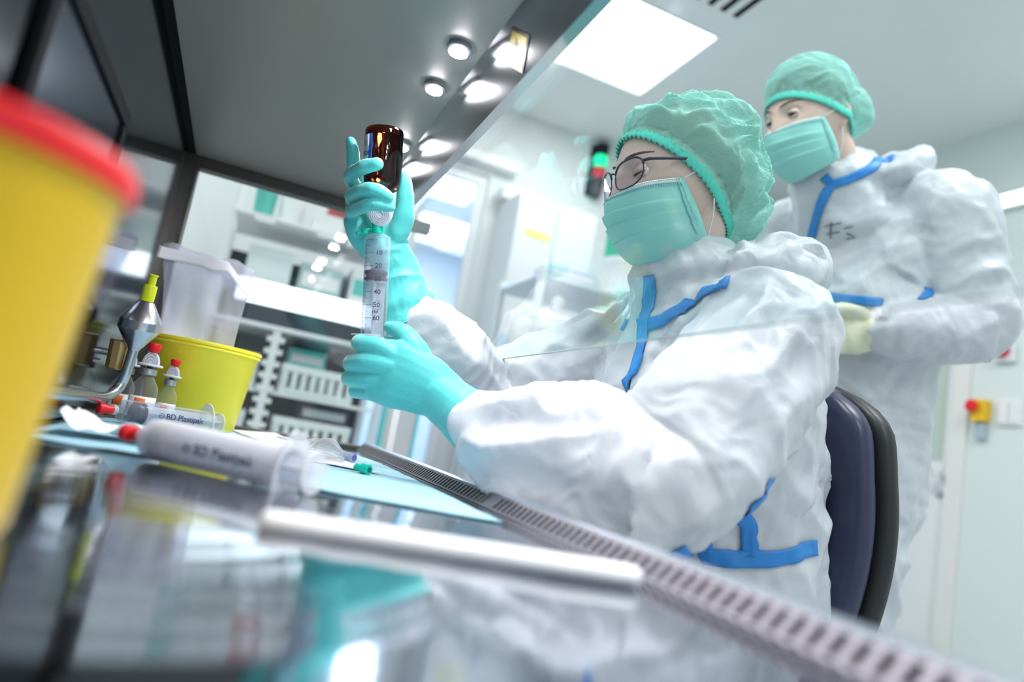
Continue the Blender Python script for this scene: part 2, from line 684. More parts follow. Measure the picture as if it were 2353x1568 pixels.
def front_slab(z0, z1, x0, x1, t=th, lift=0.):
    n = Vector((0, -1, SL)).normalized()
    c = [Vector((x0, front(z0), z0)), Vector((x1, front(z0), z0)), Vector((x1, front(z1), z1)), Vector((x0, front(z1), z1))]
    c = [p - n * lift for p in c]
    vs = c + [p + n * t for p in c]
    return MB().add(vs, [(0, 1, 2, 3), (7, 6, 5, 4), (0, 4, 5, 1), (1, 5, 6, 2), (2, 6, 7, 3), (3, 7, 4, 0)])


front_slab(ZS, ZTOP + .012, XN, XE + .03, .02).build('front_strip', M_mirror, cabt)
front_slab(ZG, ZS + .004, XN, XE, .006, -.021).build('sash_glass', M_glass, cabt)
front_slab(ZG - .0010, ZG, XN, XE, .007, -.0205).build('sash_edge', mat('glass_edge', (.35, .42, .42), .2, .2), cabt)
for xx in (.30, .965):
    p = Vector((xx, front(ZG) - .018, ZG + .003))
    MB().lathe([(.0025, -.004), (.0035, -.002), (.0035, .004), (.002, .006)], p, (0, 1, .3), 12).build('sash_stop', M_steel, cabt, smooth=True, auto=40)
# far end: frame around an end window, glass pane
fw = .022
wz1 = 1.272
mb = MB()
mb.box((XE, YB - fw, ZT - .01), (XE + .03, YB, ZTOP))
mb.box((XE, YG1 - .02, wz1), (XE + .03, YB - fw, ZTOP))
mb.box((XE, YG1 - .02, ZT - .05), (XE + .03, YB - fw, ZT + .008))
mb.build('end_frame', M_darkf, cabt, bevel=.002)
MB().box((XE - .012, YB - .012, ZT), (XE, YB, ZTOP)).build('corner_post', mat('bronze_post', (.20, .185, .17), .3, .9), cabt)
MB().box((XE + .012, YG1 - .02, ZT + .008), (XE + .018, YB - fw, wz1)).build('end_glass', M_glass, cabt)
MB().box((XE, YG1 - .034, ZT - .05), (XE + .03, YG1 - .02, ZG)).build('end_post', M_white, cabt)

# spot lamps under the ceiling near the front edge; first two pairs are unseen, added to brighten the near end
M_lampglow = mat('lamp_lens', (1, 1, 1), .3, emis=(1, .97, 1), estr=40)
for k, (lx, ly) in enumerate(((.08, -.150), (.19, -.150), (.41, -.152), (.52, -.153), (.741, -.154), (.850, -.155), (1.07, -.162), (1.19, -.162))):
    lm = MB().lathe([(.0135, 0), (.0145, -.002), (.0145, -.006), (.0118, -.0075)], (lx, ly, ZTOP), (0, 0, 1), 24).build('spot_lamp', M_steel, cabt, smooth=True, auto=40)
    MB().lathe([(.0116, -.0070), (.0110, -.0100), (.0065, -.0125), (.001, -.0135)], (lx, ly, ZTOP), (0, 0, 1), 24).build('lamp_lens', M_lampglow, lm, smooth=True)
    area_light('spot_lamp_light', (lx, ly, ZTOP - .017), (0, 0, 0), .022, .022, LAMP_POWER, (1, .97, .98))

# yellow warning diamond on the front strip
n = Vector((0, 1, -SL)).normalized()          # towards the inside
ux = Vector((1, 0, 0))
uz = Vector((0, -SL, -1)).normalized()
sc = Vector((.652, front(1.263), 1.263)) + n * .0008
R_ = .026


def sticker(pts, lift, name, material, parent):
    v = [sc + ux * a * R_ + uz * b * R_ + n * lift for a, b in pts]
    w = [p + n * .0003 for p in v]
    k = len(v)
    return MB().add(v + w, [tuple(reversed(range(k))), tuple(range(k, 2 * k))] + [(i, (i + 1) % k, k + (i + 1) % k, k + i) for i in range(k)]).build(name, material, parent)


stk = sticker([(-1.25, 0), (0, -1), (1.25, 0), (0, 1)], 0, 'warning_sticker', mat('sticker_black', (.03, .03, .03), .4), cabt)
sticker([(-1.04, 0), (0, -.83), (1.04, 0), (0, .83)], .0004, 'yellow_field', mat('sticker_yellow', (.85, .62, .04), .4), stk)
star = []
for i in range(24):
    a = i * math.pi / 12
    r = (.48 if i % 4 == 0 else .36) if i % 2 == 0 else .14
    star.append((r * math.cos(a), r * math.sin(a)))
sticker(star, .0008, 'burst_symbol', MATS['sticker_black'], stk)
props(stk, label='yellow diamond warning sticker with black burst symbol')
# ------------------------------------------------------------------ things in the cabinet
M_clear = mat('clear_plastic', (.88, .90, .95), .15, fac=.05, ior=1.3, tint=(.93, .95, .98))
M_clear2 = mat('clear_plastic_milky', (.92, .92, .95), .3, fac=.40, ior=1.4, tint=(.95, .96, 1))
M_vialg = mat('vial_glass', (.9, .93, .95), .05, fac=.06, ior=1.35, tint=(.99, 1, .99))
M_film = mat('clear_film', (.86, .87, .93), .2, fac=.17, ior=1.35, tint=(.95, .95, 1), bump=('crease', 30, .4, .004))
M_rubber = mat('dark_stopper', (.03, .028, .06), .35)
M_print = mat('print_violet_black', (.05, .05, .12), .6)
M_red = mat('red_plastic', (.80, .015, .02), .35)
M_yel = mat('yellow_plastic', (.98, .84, .05), .4)
M_amberyel = mat('bin_yellow', (1.0, .64, .02), .4)
M_cone = mat('turned_steel', (.68, .64, .68), .22, 1.0, aniso=.5)
M_paper = mat('white_paper', (.86, .86, .87), .6, bump=('noise', 80, .2, .001))
M_green = mat('green_connector', (.0, .50, .36), .35)
M_alu = mat('grey_crimp', (.50, .53, .57), .35, .8)
M_spikew = mat('spike_white', (.74, .73, .82), .4)

# blue absorbent drape on the work surface
top = [(.70, .165), (0.6849, 0.0701), (0.6742, -0.0242), (0.6012, -0.0862), (.545, -.232), (.80, -.236), (1.10, -.236), (1.30, -.20), (1.33, -.02), (1.30, .14), (1.10, .170), (.85, .170)]
cxy = Vector((.9, -.03, 0))


def drape(u, v):
    # polar sheet over the polygon outline
    a = u * 2 * math.pi
    d = Vector((math.cos(a), math.sin(a), 0))
    best = .3
    n = len(top)
    for i in range(n):
        p, q = Vector((*top[i], 0)) - cxy, Vector((*top[(i + 1) % n], 0)) - cxy
        e = q - p
        den = d.x * (-e.y) + d.y * e.x
        if abs(den) < 1e-9:
            continue
        t = (p.x * (-e.y) + p.y * e.x) / den
        s = (d.x * p.y - d.y * p.x) / den
        if t > 0 and -1e-6 <= s <= 1 + 1e-6:
            best = t
    p = cxy + d * best * (.02 + .98 * v)
    h = .0007 * ridged_(Vector((p.x * 22, p.y * 22, 0))) + .0012
    return (p.x, p.y, ZT + .0005 + h), (0, 0, 1)


def ridged_(p):
    return 1 - abs(noise.noise(p)) * 2


mb = MB()
mb.slab(drape, 121, 26, .0012)
mb.build('absorbent_drape', mat('pale_blue_nonwoven', (.33, .57, .67), .75, bump=('noise', 120, .3, .001)), smooth=True, label='pale blue absorbent drape spread on the steel work surface', cat='drape')


def frame_of(axis, ref):
    n = Vector(axis).normalized()
    c = Vector(ref)
    c = (c - n * c.dot(n)).normalized()
    return n, c, n.cross(c)


def wrap(vs, fs, base, n, c, r_, rad, s0, t0, up_axis=True, lift=.0003):
    """lettering wrapped on a cylinder: x of the letters runs round the barrel (or along it), y along it"""
    out = []
    for v in vs:
        s, t = (v.x, v.y) if up_axis else (v.y, v.x)
        if not up_axis:
            s = v.y
            t = -v.x
        ph = (s0 + s) / rad
        out.append(base + n * (t0 + t) + (c * math.cos(ph) + r_ * math.sin(ph)) * (rad + lift))
    return MB().add(out, fs)


def syringe(label, A, axis, face, Lb, R, stop, rod_out, marks='up', cap=None, group=None, numerals=True, text=None, shell=None):
    """A: centre of the flange end, axis towards the nozzle; stop: stopper distance from A; rod_out: plunger length beyond the flange"""
    A = Vector(A)
    n, c, r_ = frame_of(axis, face)
    t = thing('syringe', label, 'syringe', A, group)
    bar = MB()
    # thin-walled barrel with shoulder and nozzle
    prof = [(R * 1.0, 0), (R, Lb * .96), (R * .94, Lb), (R * .35, Lb + R * .25), (.0040, Lb + R * .3), (.0036, Lb + R * .3 + .010), (.0018, Lb + R * .3 + .010), (.0018, Lb + .001), (R * .90, Lb - .002), (R * .93, Lb * .95), (R * .93, 0)]
    bar.lathe(prof, A, n, 40, cap=False)
    k = len(prof)
    bar.f += [(j, (j + 1) % 40, (k - 1) * 40 + (j + 1) % 40, (k - 1) * 40 + j) for j in range(40)]
    b = bar.build('barrel', shell or M_clear, t, smooth=True, auto=45)
    # finger flange: flat rounded wings
    fl = MB()
    ring = []
    for j in range(40):
        a = 2 * math.pi * j / 40
        ring.append((R * 1.12 * math.cos(a), R * 1.75 * math.copysign(abs(math.sin(a)) ** .8, math.sin(a))))
    vs = []
    for h in (-.0025, 0.):
        vs += [A + n * h + c * x + r_ * y for x, y in ring]
    inn = []
    for h in (-.0025, 0.):
        inn += [A + n * h + c * (R * .93 * math.cos(2 * math.pi * j / 40)) + r_ * (R * .93 * math.sin(2 * math.pi * j / 40)) for j in range(40)]
    fs = []
    for j in range(40):
        j2 = (j + 1) % 40
        fs += [(j, j2, 40 + j2, 40 + j), (j, 80 + j, 80 + j2, j2), (40 + j, 40 + j2, 120 + j2, 120 + j), (80 + j, 120 + j, 120 + j2, 80 + j2)]
    fl.add(vs + inn, fs).build('finger_flange', M_clear2, t, smooth=True, auto=40)
    # stopper: rubber with two sealing lips and a cone
    R2 = R * .928
    MB().lathe([(R2 * .9, -.013), (R2, -.012), (R2, -.0095), (R2 * .86, -.0085), (R2 * .86, -.005), (R2, -.004), (R2, -.001), (R2 * .92, 0), (.002, .0045)], A + n * stop, n, 32).build('stopper', M_rubber, t, smooth=True, auto=40)
    # plunger rod: cross ribs, discs, thumb rest
    pl = MB()
    z0, z1 = -rod_out, stop - .0125
    w = R * .72
    for ax_, bx_ in ((c, r_), (r_, c)):
        pl.obox(A + n * (z0 + z1) / 2, ax_ * w, bx_ * .0011, n * (z1 - z0) / 2)
    pl.lathe([(R * .8, z1 - .003), (R * .8, z1)], A, n, 28)
    pl.build('plunger_rod', M_clear2, t)
    MB().lathe([(R * .98, z0 - .003), (R * 1.02, z0 - .0015), (R * .98, z0)], A, n, 32).build('thumb_rest', M_clear2, t, smooth=True, auto=40)
    # printed scale
    sm = MB()
    nt_ = 65
    step = Lb * .86 / nt_
    for j in range(nt_ + 1):
        tt = Lb * .955 - j * step
        big = j % 5 == 0
        if marks == 'up':
            a0, a1 = -1.05, (-.05 if j % 10 == 0 else (-.38 if big else -.62))
        else:
            a0, a1 = -1.15, (-.60 if big else -.80)
        m = 6
        vs, fs = [], []
        for q in range(m + 1):
            ph = a0 + (a1 - a0) * q / m
            d = c * math.cos(ph) + r_ * math.sin(ph)
            for hh in (-.00022, .00022):
                vs.append(A + n * (tt + hh) + d * (R + .0002))
        fs = [(2 * q, 2 * q + 1, 2 * q + 3, 2 * q + 2) for q in range(m)]
        sm.add(vs, fs)
    sm.build('scale_marks', M_print, b, fixn=False)
    if numerals:
        for j, s in ((10, '10'), (20, '20'), (30, '30'), (40, '40'), (50, '50'), (55, 'ml'), (60, '60')):
            vs, fs = text_mesh(s, .0086 if s != 'ml' else .0075)
            if s == 'ml':
                vs = [Vector((v.x + v.y * .2, v.y, 0)) for v in vs]
            wrap(vs, fs, A, n, c, r_, R, .0012 if s != 'ml' else .0005, Lb * .955 - j * step).build('numeral', M_print, b, fixn=False)
        # ring round the nominal volume
        rv, rf = [], []
        for j in range(36):
            a = 2 * math.pi * j / 36
            for rr in (.0066, .0070):
                rv.append(Vector((.0048 + rr * .85 * math.cos(a), rr * .85 * math.sin(a), 0)))
            rf.append((2 * j, 2 * j + 1, (2 * j + 3) % 72, (2 * j + 2) % 72))
        wrap(rv, rf, A, n, c, r_, R, .0012, Lb * .955 - 50 * step).build('nominal_ring', M_print, b, fixn=False)
    if text:
        s, size, s0, t0 = text
        vs, fs = text_mesh(s, size)
        wrap(vs, fs, A, n, c, r_, R, s0, t0, False).build('lettering', M_print, b, fixn=False)
        # round maker's mark before the words: ring with two arcs
        rv, rf = [], []
        for rr0, rr1, a0, a1 in ((.0033, .0041, 0, 2 * math.pi), (.0016, .0024, math.pi * 1.1, math.pi * 1.9), (-.0008, -.0002, 0, 0)):
            if rr0 < 0:
                k0 = len(rv)
                rv += [Vector((-.0065 + x, y, 0)) for x, y in ((-.0030, .0004), (.0030, .0004), (.0030, .0011), (-.0030, .0011))]
                rf.append((k0, k0 + 1, k0 + 2, k0 + 3))
                continue
            k0 = len(rv)
            for j in range(25):
                a = a0 + (a1 - a0) * j / 24
                rv.append(Vector((-.0065 + rr0 * math.cos(a), rr0 * math.sin(a), 0)))
                rv.append(Vector((-.0065 + rr1 * math.cos(a), rr1 * math.sin(a), 0)))
            rf += [(k0 + 2 * j, k0 + 2 * j + 1, k0 + 2 * j + 3, k0 + 2 * j + 2) for j in range(24)]
        wrap(rv, rf, A, n, c, r_, R, s0, t0, False).build('round_mark', M_print, b, fixn=False)
    if cap:
        e = A + n * (Lb + R * .3)
        MB().lathe([(.0050, .002), (.0062, .003), (.0062, .0075), (.0050, .0085)], e, n, 20).build('luer_collar', M_clear2, t, smooth=True, auto=40)
        MB().lathe([(.0046, .007), (.0056, .008), (.0054, .018), (.0072, .019), (.0070, .0265), (.0050, .0275)], e, n, 20).build('tip_cap', M_red, t, smooth=True, auto=40)
    return t


# the syringe in the hands
TOPP, BOTP = Vector((0.8875, -0.1285, 1.089)), Vector((0.8993, -0.1514, 0.959))
AX = (TOPP - BOTP).normalized()
TOCAM = -Vector(CAM_FWD)
syringe('large clear syringe with 10 to 60 ml scale held in the teal gloves', BOTP, AX, TOCAM, (TOPP - BOTP).length - .004, .0166, .083, .030)

# syringe lying on the drape
e0, e1 = Vector((1.054, 0.1308, 0.801)), Vector((1.160, -.012, .8010))
dd = (e0 - e1).normalized()
syringe('clear syringe with red tip cap and printed lettering lying on the blue drape', e0 - dd * .128, dd, TOCAM + Vector((0, 0, .3)), .128, .0163, .112, .020, 'side', True, 'syringes laid on the worktop', False, ('BD Plastipak', .0115, -.0035, .074))
# near syringe on the bare steel
e0, e1 = Vector((0.6627, 0.0544, 0.8005)), Vector((0.5579, -0.0706, 0.8005))
dd = (e0 - e1).normalized()
syringe('blurred near syringe with red tip cap lying in front of the blue drape', e0 - dd * .140, dd, TOCAM + Vector((0, 0, .3)), .140, .0172, .132, .022, 'side', True, 'syringes laid on the worktop', False, ('BD Plastipak', .0115, -.003, .080), M_clear2)

# ---- amber bottle, upside down
B0, B1 = Vector((0.8744, -0.1064, 1.224)), Vector((0.8832, -0.1237, 1.127))
bt = thing('medicine_bottle', 'amber glass medicine bottle held upside down above the syringe', 'bottle', B1)
bx = (B0 - B1).normalized()
H_ = (B0 - B1).length
RB = .0252
MB().lathe([(.0105, .004), (.0108, .012), (.014, .0155), (.020, .020), (.0240, .027), (RB, .034), (RB, H_ - .005), (RB * .97, H_ - .0015), (RB * .90, H_), (RB * .6, H_ - .0015), (.001, H_ - .002)], B1, bx, 48).build('glass_body', mat('amber_glass', (.085, .012, .003), .03, trans=1.0, ior=1.48), bt, smooth=True, auto=50)
MB().lathe([(.0118, -.006), (.0132, -.005), (.0132, .004), (.0110, .0055)], B1, bx, 32).build('crimp_cap', M_alu, bt, smooth=True, auto=40)
n, c, r_ = frame_of(bx, TOCAM)


def lab_patch(a0, a1, t0, t1, lift):
    def fn(u, v):
        a = a0 + (a1 - a0) * u
        d = c * math.cos(a) + r_ * math.sin(a)
        return B1 + n * (t0 + (t1 - t0) * v) + d * (RB + lift), d
    return MB().slab(fn, 16, 4, .0003)


lb = lab_patch(-2.4, -.62, .040, H_ - .012, .0006).build('label', mat('label_white', (.72, .76, .80), .5), bt, smooth=True)
lab_patch(-.62, -.42, .040, H_ - .012, .0008).build('blue_stripe', mat('label_blue', (.02, .12, .50), .45), lb, smooth=True)
vs, fs = text_mesh('OOL', .0085)
wrap(vs, fs, B1, n, c, r_, RB, -.0310, .062, True, .0012).build('label_lettering', MATS['label_blue'], lb, fixn=False)
mt = MB()
for k, (t_, w_) in enumerate(((.078, .006), (.0755, .008), (.0725, .005), (.050, .010), (.0475, .008), (.045, .010))):
    for j in range(4):
        a0 = (-.020 - j * w_ / 4) / RB
        a1 = a0 - w_ / 5 / RB
        p = [B1 + n * (t_ + h) + (c * math.cos(a) + r_ * math.sin(a)) * (RB + .0010) for a, h in ((a0, -.0004), (a1, -.0004), (a1, .0004), (a0, .0004))]
        mt.add(p, [(0, 1, 2, 3)])
mt.build('fine_print', M_print, lb, fixn=False, kind='stuff')

# ---- vented dispensing pin between bottle and syringe
PC = Vector((0.8767, -0.1243, 1.112))
sp = thing('dispensing_pin', 'white ribbed vented dispensing pin with green cap under the amber bottle', 'dispensing pin', PC)
d0 = (PC - TOCAM * .004)
MB().lathe([(.0145, -.003), (.0155, -.002), (.0155, .002), (.0145, .003)], PC, TOCAM + Vector((0, 0, -.25)), 36).build('filter_disc', M_spikew, sp, smooth=True, auto=40)
n2, c2, r2 = frame_of(TOCAM + Vector((0, 0, -.25)), (0, 0, 1))
for rr in (.0045, .0070, .0095, .0120):
    MB().tube([PC + n2 * .003 + c2 * rr * math.cos(a) + r2 * rr * math.sin(a) for a in [2 * math.pi * k / 28 for k in range(29)]], .0006, 6, 1, smooth=False).build('ring_rib', mat('rib_grey', (.62, .63, .70), .4), sp, smooth=True)
MB().lathe([(.0045, 0), (.0045, .014)], Vector((0.8839, -0.1236, 1.123)), bx, 16).build('spike_shaft', M_spikew, sp, smooth=True, auto=40)
GC = Vector((0.887, -0.126, 1.097))
gcap = MB().lathe([(.0062, -.0085), (.0072, -.008), (.0074, .004), (.0085, .0045), (.0085, .0065), (.0060, .0075), (.0045, .012)], GC, AX, 24).build('green_luer_cap', M_green, sp, smooth=True, auto=40)
MB().tube([GC + AX * -.002, Vector((0.8886, -0.1158, 1.092)), Vector((0.8883, -0.1076, 1.086)), Vector((0.8876, -0.1027, 1.082))], [.0025, .0022, .0022, .0030], 10, 4).build('cap_tether', M_green, gcap, smooth=True)
MB().lathe([(.0035, -.002), (.0048, -.001), (.0048, .003), (.0035, .004)], Vector((0.8871, -0.1111, 1.085)), AX, 16).build('hanging_cap', M_green, gcap, smooth=True, auto=40)

# ---- vials with red capped pins
def vial(label, x, y, s, rb, hb, liquid):
    z = ZT + .0025
    t = thing('vial', label, 'vial', (x, y, z), 'capped vials by the bucket')
    c0 = Vector((x, y, z))
    MB().lathe([(rb * .92, 0), (rb, .002), (rb, hb * .68), (rb * .93, hb * .75), (rb * .55, hb * .90), (.0075 * s, hb * .95), (.0075 * s, hb)], c0, (0, 0, 1), 32).build('glass_body', M_vialg, t, smooth=True, auto=50)
    MB().lathe([(rb * .90, .002), (rb * .90, hb * .40), (.001, hb * .405)], c0, (0, 0, 1), 28).build('medicine', liquid, t, smooth=True, auto=50)

    def lf(u, v):
        a = 2.1 + u * 2.6
        d = Vector((math.cos(a), math.sin(a), 0))
        return c0 + d * (rb + .0004) + Vector((0, 0, hb * (.12 + .42 * v))), d
    l_ = MB().slab(lf, 16, 3, .0003).build('label', M_paper, t, smooth=True)

    def of(u, v):
        a = 2.75 + u * .75
        d = Vector((math.cos(a), math.sin(a), 0))
        return c0 + d * (rb + .0009) + Vector((0, 0, hb * (.30 + .20 * v))), d
    MB().slab(of, 8, 3, .0003).build('orange_band', mat('orange_print', (.85, .16, .03), .5), l_, smooth=True)
    MB().lathe([(.0100 * s, hb - .002), (.0112 * s, hb - .001), (.0112 * s, hb + .007), (.0095 * s, hb + .008)], c0, (0, 0, 1), 28).build('crimp_cap', M_alu, t, smooth=True, auto=40)
    MB().lathe([(.0040 * s, hb + .008), (.0040 * s, hb + .012)], c0, (0, 0, 1), 16).build('pin_stem', M_rubber, t, smooth=True, auto=40)
    MB().lathe([(.016 * s, hb + .011), (.0172 * s, hb + .012), (.0172 * s, hb + .0135), (.016 * s, hb + .0145)], c0, (0, 0, 1), 36).build('pin_plate', M_spikew, t, smooth=True, auto=40)
    # ribbed half-round fin turned to the room's near side
    nn = Vector((-.95, .2, .0)).normalized()
    cc = c0 + Vector((0, 0, hb + .0145))
    side = nn.cross(Vector((0, 0, 1)))
    poly = [(math.cos(a) * .0112 * s, max(0, math.sin(a)) * .018 * s) for a in [math.pi * k / 16 for k in range(17)]]
    vs = [cc + side * a + Vector((0, 0, b)) + nn * .0035 * s for a, b in poly] + [cc + side * a + Vector((0, 0, b)) - nn * .0035 * s for a, b in poly]
    k = len(poly)
    fin = MB().add(vs, [tuple(range(k)), tuple(range(2 * k - 1, k - 1, -1))] + [(i, (i + 1) % k, k + (i + 1) % k, k + i) for i in range(k)]).build('filter_fin', M_spikew, t, smooth=True, auto=40)
    for rr in (.35, .6, .85):
        MB().tube([cc + side * a * rr + Vector((0, 0, b * rr)) + nn * .0037 * s for a, b in poly], .0005, 6, 1, smooth=False).build('ring_rib', M_alu, fin, smooth=True)
    h2 = hb + .0145 + .017 * s
    MB().lathe([(.0050 * s, h2), (.0080 * s, h2 + .003), (.0092 * s, h2 + .011 * s), (.0085 * s, h2 + .0135 * s), (.0060 * s, h2 + .0140 * s)], c0, (0, 0, 1), 24).build('red_cap', M_red, t, smooth=True, auto=45)
    return t


liq = mat('clear_medicine', (.80, .86, .82), .1, fac=.02, ior=1.1, tint=(.98, .99, .96))
liq2 = mat('amber_medicine', (.55, .28, .05), .1, fac=.4, ior=1.33, tint=(.9, .7, .4))
vial('larger glass vial with orange-printed label and red capped pin', 1.128, .119, 1.0, .0185, .072, liq)
vial('smallest glass vial with red capped pin against the yellow bucket', 1.165, .090, .80, .0140, .062, liq)
vial('amber-filled vial with red cap half hidden by the bent steel tube', 1.165, .152, .95, .0165, .068, liq2)

# ---- open yellow sharps bucket
bc = Vector((1.262, .058, ZT + .0025))
bk = thing('sharps_bucket', 'open yellow plastic bucket with a clear bag standing in it', 'bucket', bc)
MB().lathe([(.062, 0), (.070, .001), (.0725, .004), (.0850, .124), (.0870, .126), (.0870, .132), (.0895, .133), (.0905, .136), (.0895, .1385), (.0850, .1385), (.0825, .126), (.0695, .006), (.001, .004)], bc, (0, 0, 1), 64).build('bucket_shell', M_yel, bk, smooth=True, auto=45)
MB().lathe([(.0880, .1265), (.0892, .128), (.0892, .130), (.0880, .1315)], bc, (0, 0, 1), 64).build('rim_bead', M_yel, bk, smooth=True, auto=45)
# clear bag in the bucket
bg = thing('plastic_bag', 'crumpled clear plastic bag standing up out of the yellow bucket', 'bag', bc + Vector((0, .02, .006)))
prof = [(0.006, .030, .030, .02), (.06, .050, .035, .02), (.12, .062, .030, .02), (.17, .060, .018, .018), (.23, .066, .014, .022), (.275, .074, .008, .026), (.290, .074, .006, .028)]


def bagf(u, v):
    a = u * 2 * math.pi
    hs = [p[0] for p in prof]
    h = hs[0] + (hs[-1] - hs[0]) * v
    w = float(np.interp(h, hs, [p[1] for p in prof]))
    d = float(np.interp(h, hs, [p[2] for p in prof]))
    yo = float(np.interp(h, hs, [p[3] for p in prof]))
    wob = noise.noise(Vector((math.cos(a) * 2.2, math.sin(a) * 2.2, h * 22))) * .010 * (1 if h < .24 else .5)
    y = -math.cos(a) * w + yo
    x = math.sin(a) * (d + wob) + .012 * noise.noise(Vector((y * 20, h * 14, 3)))
    n = Vector((math.sin(a), -math.cos(a), 0))
    hz = h + (.010 * noise.noise(Vector((y * 30, 0, 7))) if v > .95 else 0) - (.02 * max(0, (-y - .02) / .05) if v > .8 else 0)
    return bc + Vector((x, y, hz)), n


MB().slab(bagf, 49, 34, .0006).build('bag_film', M_film, bg, smooth=True)
# stiff white opening strip folded over to the operator's side


def flap(u, v):
    y = .105 - u * .150
    z = .283 - .020 * v + .004 * noise.noise(Vector((u * 6, v, 2)))
    x = -.014 - .004 * v + .004 * math.sin(u * 7)
    if u > .72:
        k = (u - .72) / .28
        z -= .055 * k * (1 - .3 * v)
        y = .105 - .72 * .150 - k * .055
    return bc + Vector((x, y, z)), Vector((-1, 0, .1))


MB().slab(flap, 30, 6, .0008).build('opening_strip', mat('bag_strip', (.82, .82, .88), .45, fac=.6), bg, smooth=True)

# ---- bent steel suction tube with double cone and yellow-green tip
st = thing('suction_tube', 'bent steel tube with double-cone fitting and yellow-green needle tip', 'suction tube', (1.06, .157, ZT))
pts = [(.62, .158, .826), (.80, .160, .820), (.96, .160, .8175), (1.035, .158, .8150), (1.066, .151, .820), (1.078, .144, .833), (1.0775, .1405, .855), (1.076, .139, .886)]
MB().tube(pts, .0072, 18, 6).build('bent_tube', mat('tube_steel', (.52, .56, .60), .25, 1.0), st, smooth=True)
MB().lathe([(.012, -.012), (.012, 0), (.008, .002)], (.62, .158, .826), (1, .0, 0), 18).build('tube_base', M_steel, st, smooth=True, auto=40)
MB().box((.600, .150, .81), (.616, YB - .001, .842)).build('wall_bracket', M_steel, st, bevel=.002)
c0, c1 = Vector((1.076, .1395, .886)), Vector((1.066, .137, .954))
cd = (c1 - c0).normalized()
L_ = (c1 - c0).length
cn = MB().lathe([(.0076, -.001), (.0085, .001), (.0265, L_ * .40), (.0275, L_ * .43), (.0275, L_ * .60), (.0265, L_ * .63), (.0105, L_ * .985), (.0095, L_)], c0, cd, 48).build('double_cone', M_cone, st, smooth=True, auto=25)
M_lime = mat('lime_hub', (.66, .74, .01), .4)
hb_ = MB().lathe([(.0075, 0), (.0088, .001), (.0088, .022), (.0080, .0235), (.0052, .024), (.0050, .036), (.0062, .0365), (.0062, .0385), (.0045, .039)], c1, cd, 24).build('needle_hub', M_lime, st, smooth=True, auto=40)

# brass service valve on the rear wall
vt = thing('service_valve', 'small brass tap knob on the rear wall behind the steel tube', 'tap', (1.09, .155, .875))
MB().lathe([(.0120, -.021), (.0135, -.019), (.0140, .019), (.0125, .021)], (1.092, .158, .876), (-.15, .02, 1), 10).build('knob', mat('brass', (.62, .40, .16), .35, .7), vt, smooth=True, auto=25)
MB().lathe([(.005, 0), (.005, .03)], (1.092, .158, .876), (0, 1, 0), 12).build('stem', M_steel, vt, smooth=True, auto=40)

# ---- big yellow sharps bin in the near left corner
yc = Vector((.300, .114, ZT + .003))
yb = thing('sharps_bin', 'tall yellow sharps bin with red lid, blurred close at the left', 'sharps bin', yc)
MB().lathe([(.040, 0), (.0475, .001), (.0490, .004), (.0575, .128), (.0590, .130), (.0590, .136), (.054, .1365), (.001, .1365)], yc, (0, 0, 1), 64).build('bin_body', M_amberyel, yb, smooth=True, auto=45)
ld = MB().lathe([(.0595, .1300), (.0622, .1305), (.0625, .1395), (.0605, .1420), (.050, .1425), (.048, .1395), (.001, .1395)], yc, (0, 0, 1), 64).build('lid', M_red, yb, smooth=True, auto=40)
M_flap = mat('pink_flap', (.90, .30, .28), .4)
MB().lathe([(.014, .1396), (.016, .1400), (.016, .153), (.012, .156), (.001, .157)], yc + Vector((.012, -.020, 0)), (0, 0, 1), 24).build('lid_plug', M_flap, ld, smooth=True, auto=40)
MB().obox(yc + Vector((-.004, .022, .1455)), (.016, 0, 0), (0, .012, 0), (0, 0, .006)).build('lid_flap', M_flap, ld, bevel=.003)

# ---- peel pouch, tubing film and connectors on the drape
pz = ZT + .0028
po = [(.842, -.176), (.885, -.100), (1.29, .000), (1.33, -.075), (1.17, -.150), (.96, -.208)]
pk = thing('peel_pouch', 'white paper peel pouch lying open on the drape beside the bucket', 'pouch', (1.05, -.09, pz))


def pouchf(u, v):
    a, b, c_, d_ = Vector((.842, -.186, 0)), Vector((.885, -.105, 0)), Vector((1.33, -.010, 0)), Vector((1.33, -.085, 0))
    p = a.lerp(d_, u).lerp(b.lerp(c_, u), v)
    h = .0018 + .0022 * abs(noise.noise(Vector((p.x * 18, p.y * 18, 1)))) + .009 * max(0, u - .25) * (1 - v)
    return Vector((p.x, p.y, pz + h)), Vector((0, 0, 1))


MB().slab(pouchf, 40, 10, .0010).build('paper_sheet', M_paper, pk, smooth=True)


def blist(u, v):
    x = .905 + .20 * u
    y = -.150 - .03 * u + .075 * v
    h = .022 * math.sin(math.pi * min(1, max(0, u))) ** .6 * math.sin(math.pi * v) ** .6
    h *= .75 + .8 * noise.noise(Vector((x * 40, y * 40, 5)))
    return Vector((x, y, pz + .006 + max(0, h))), Vector((0, 0, 1))


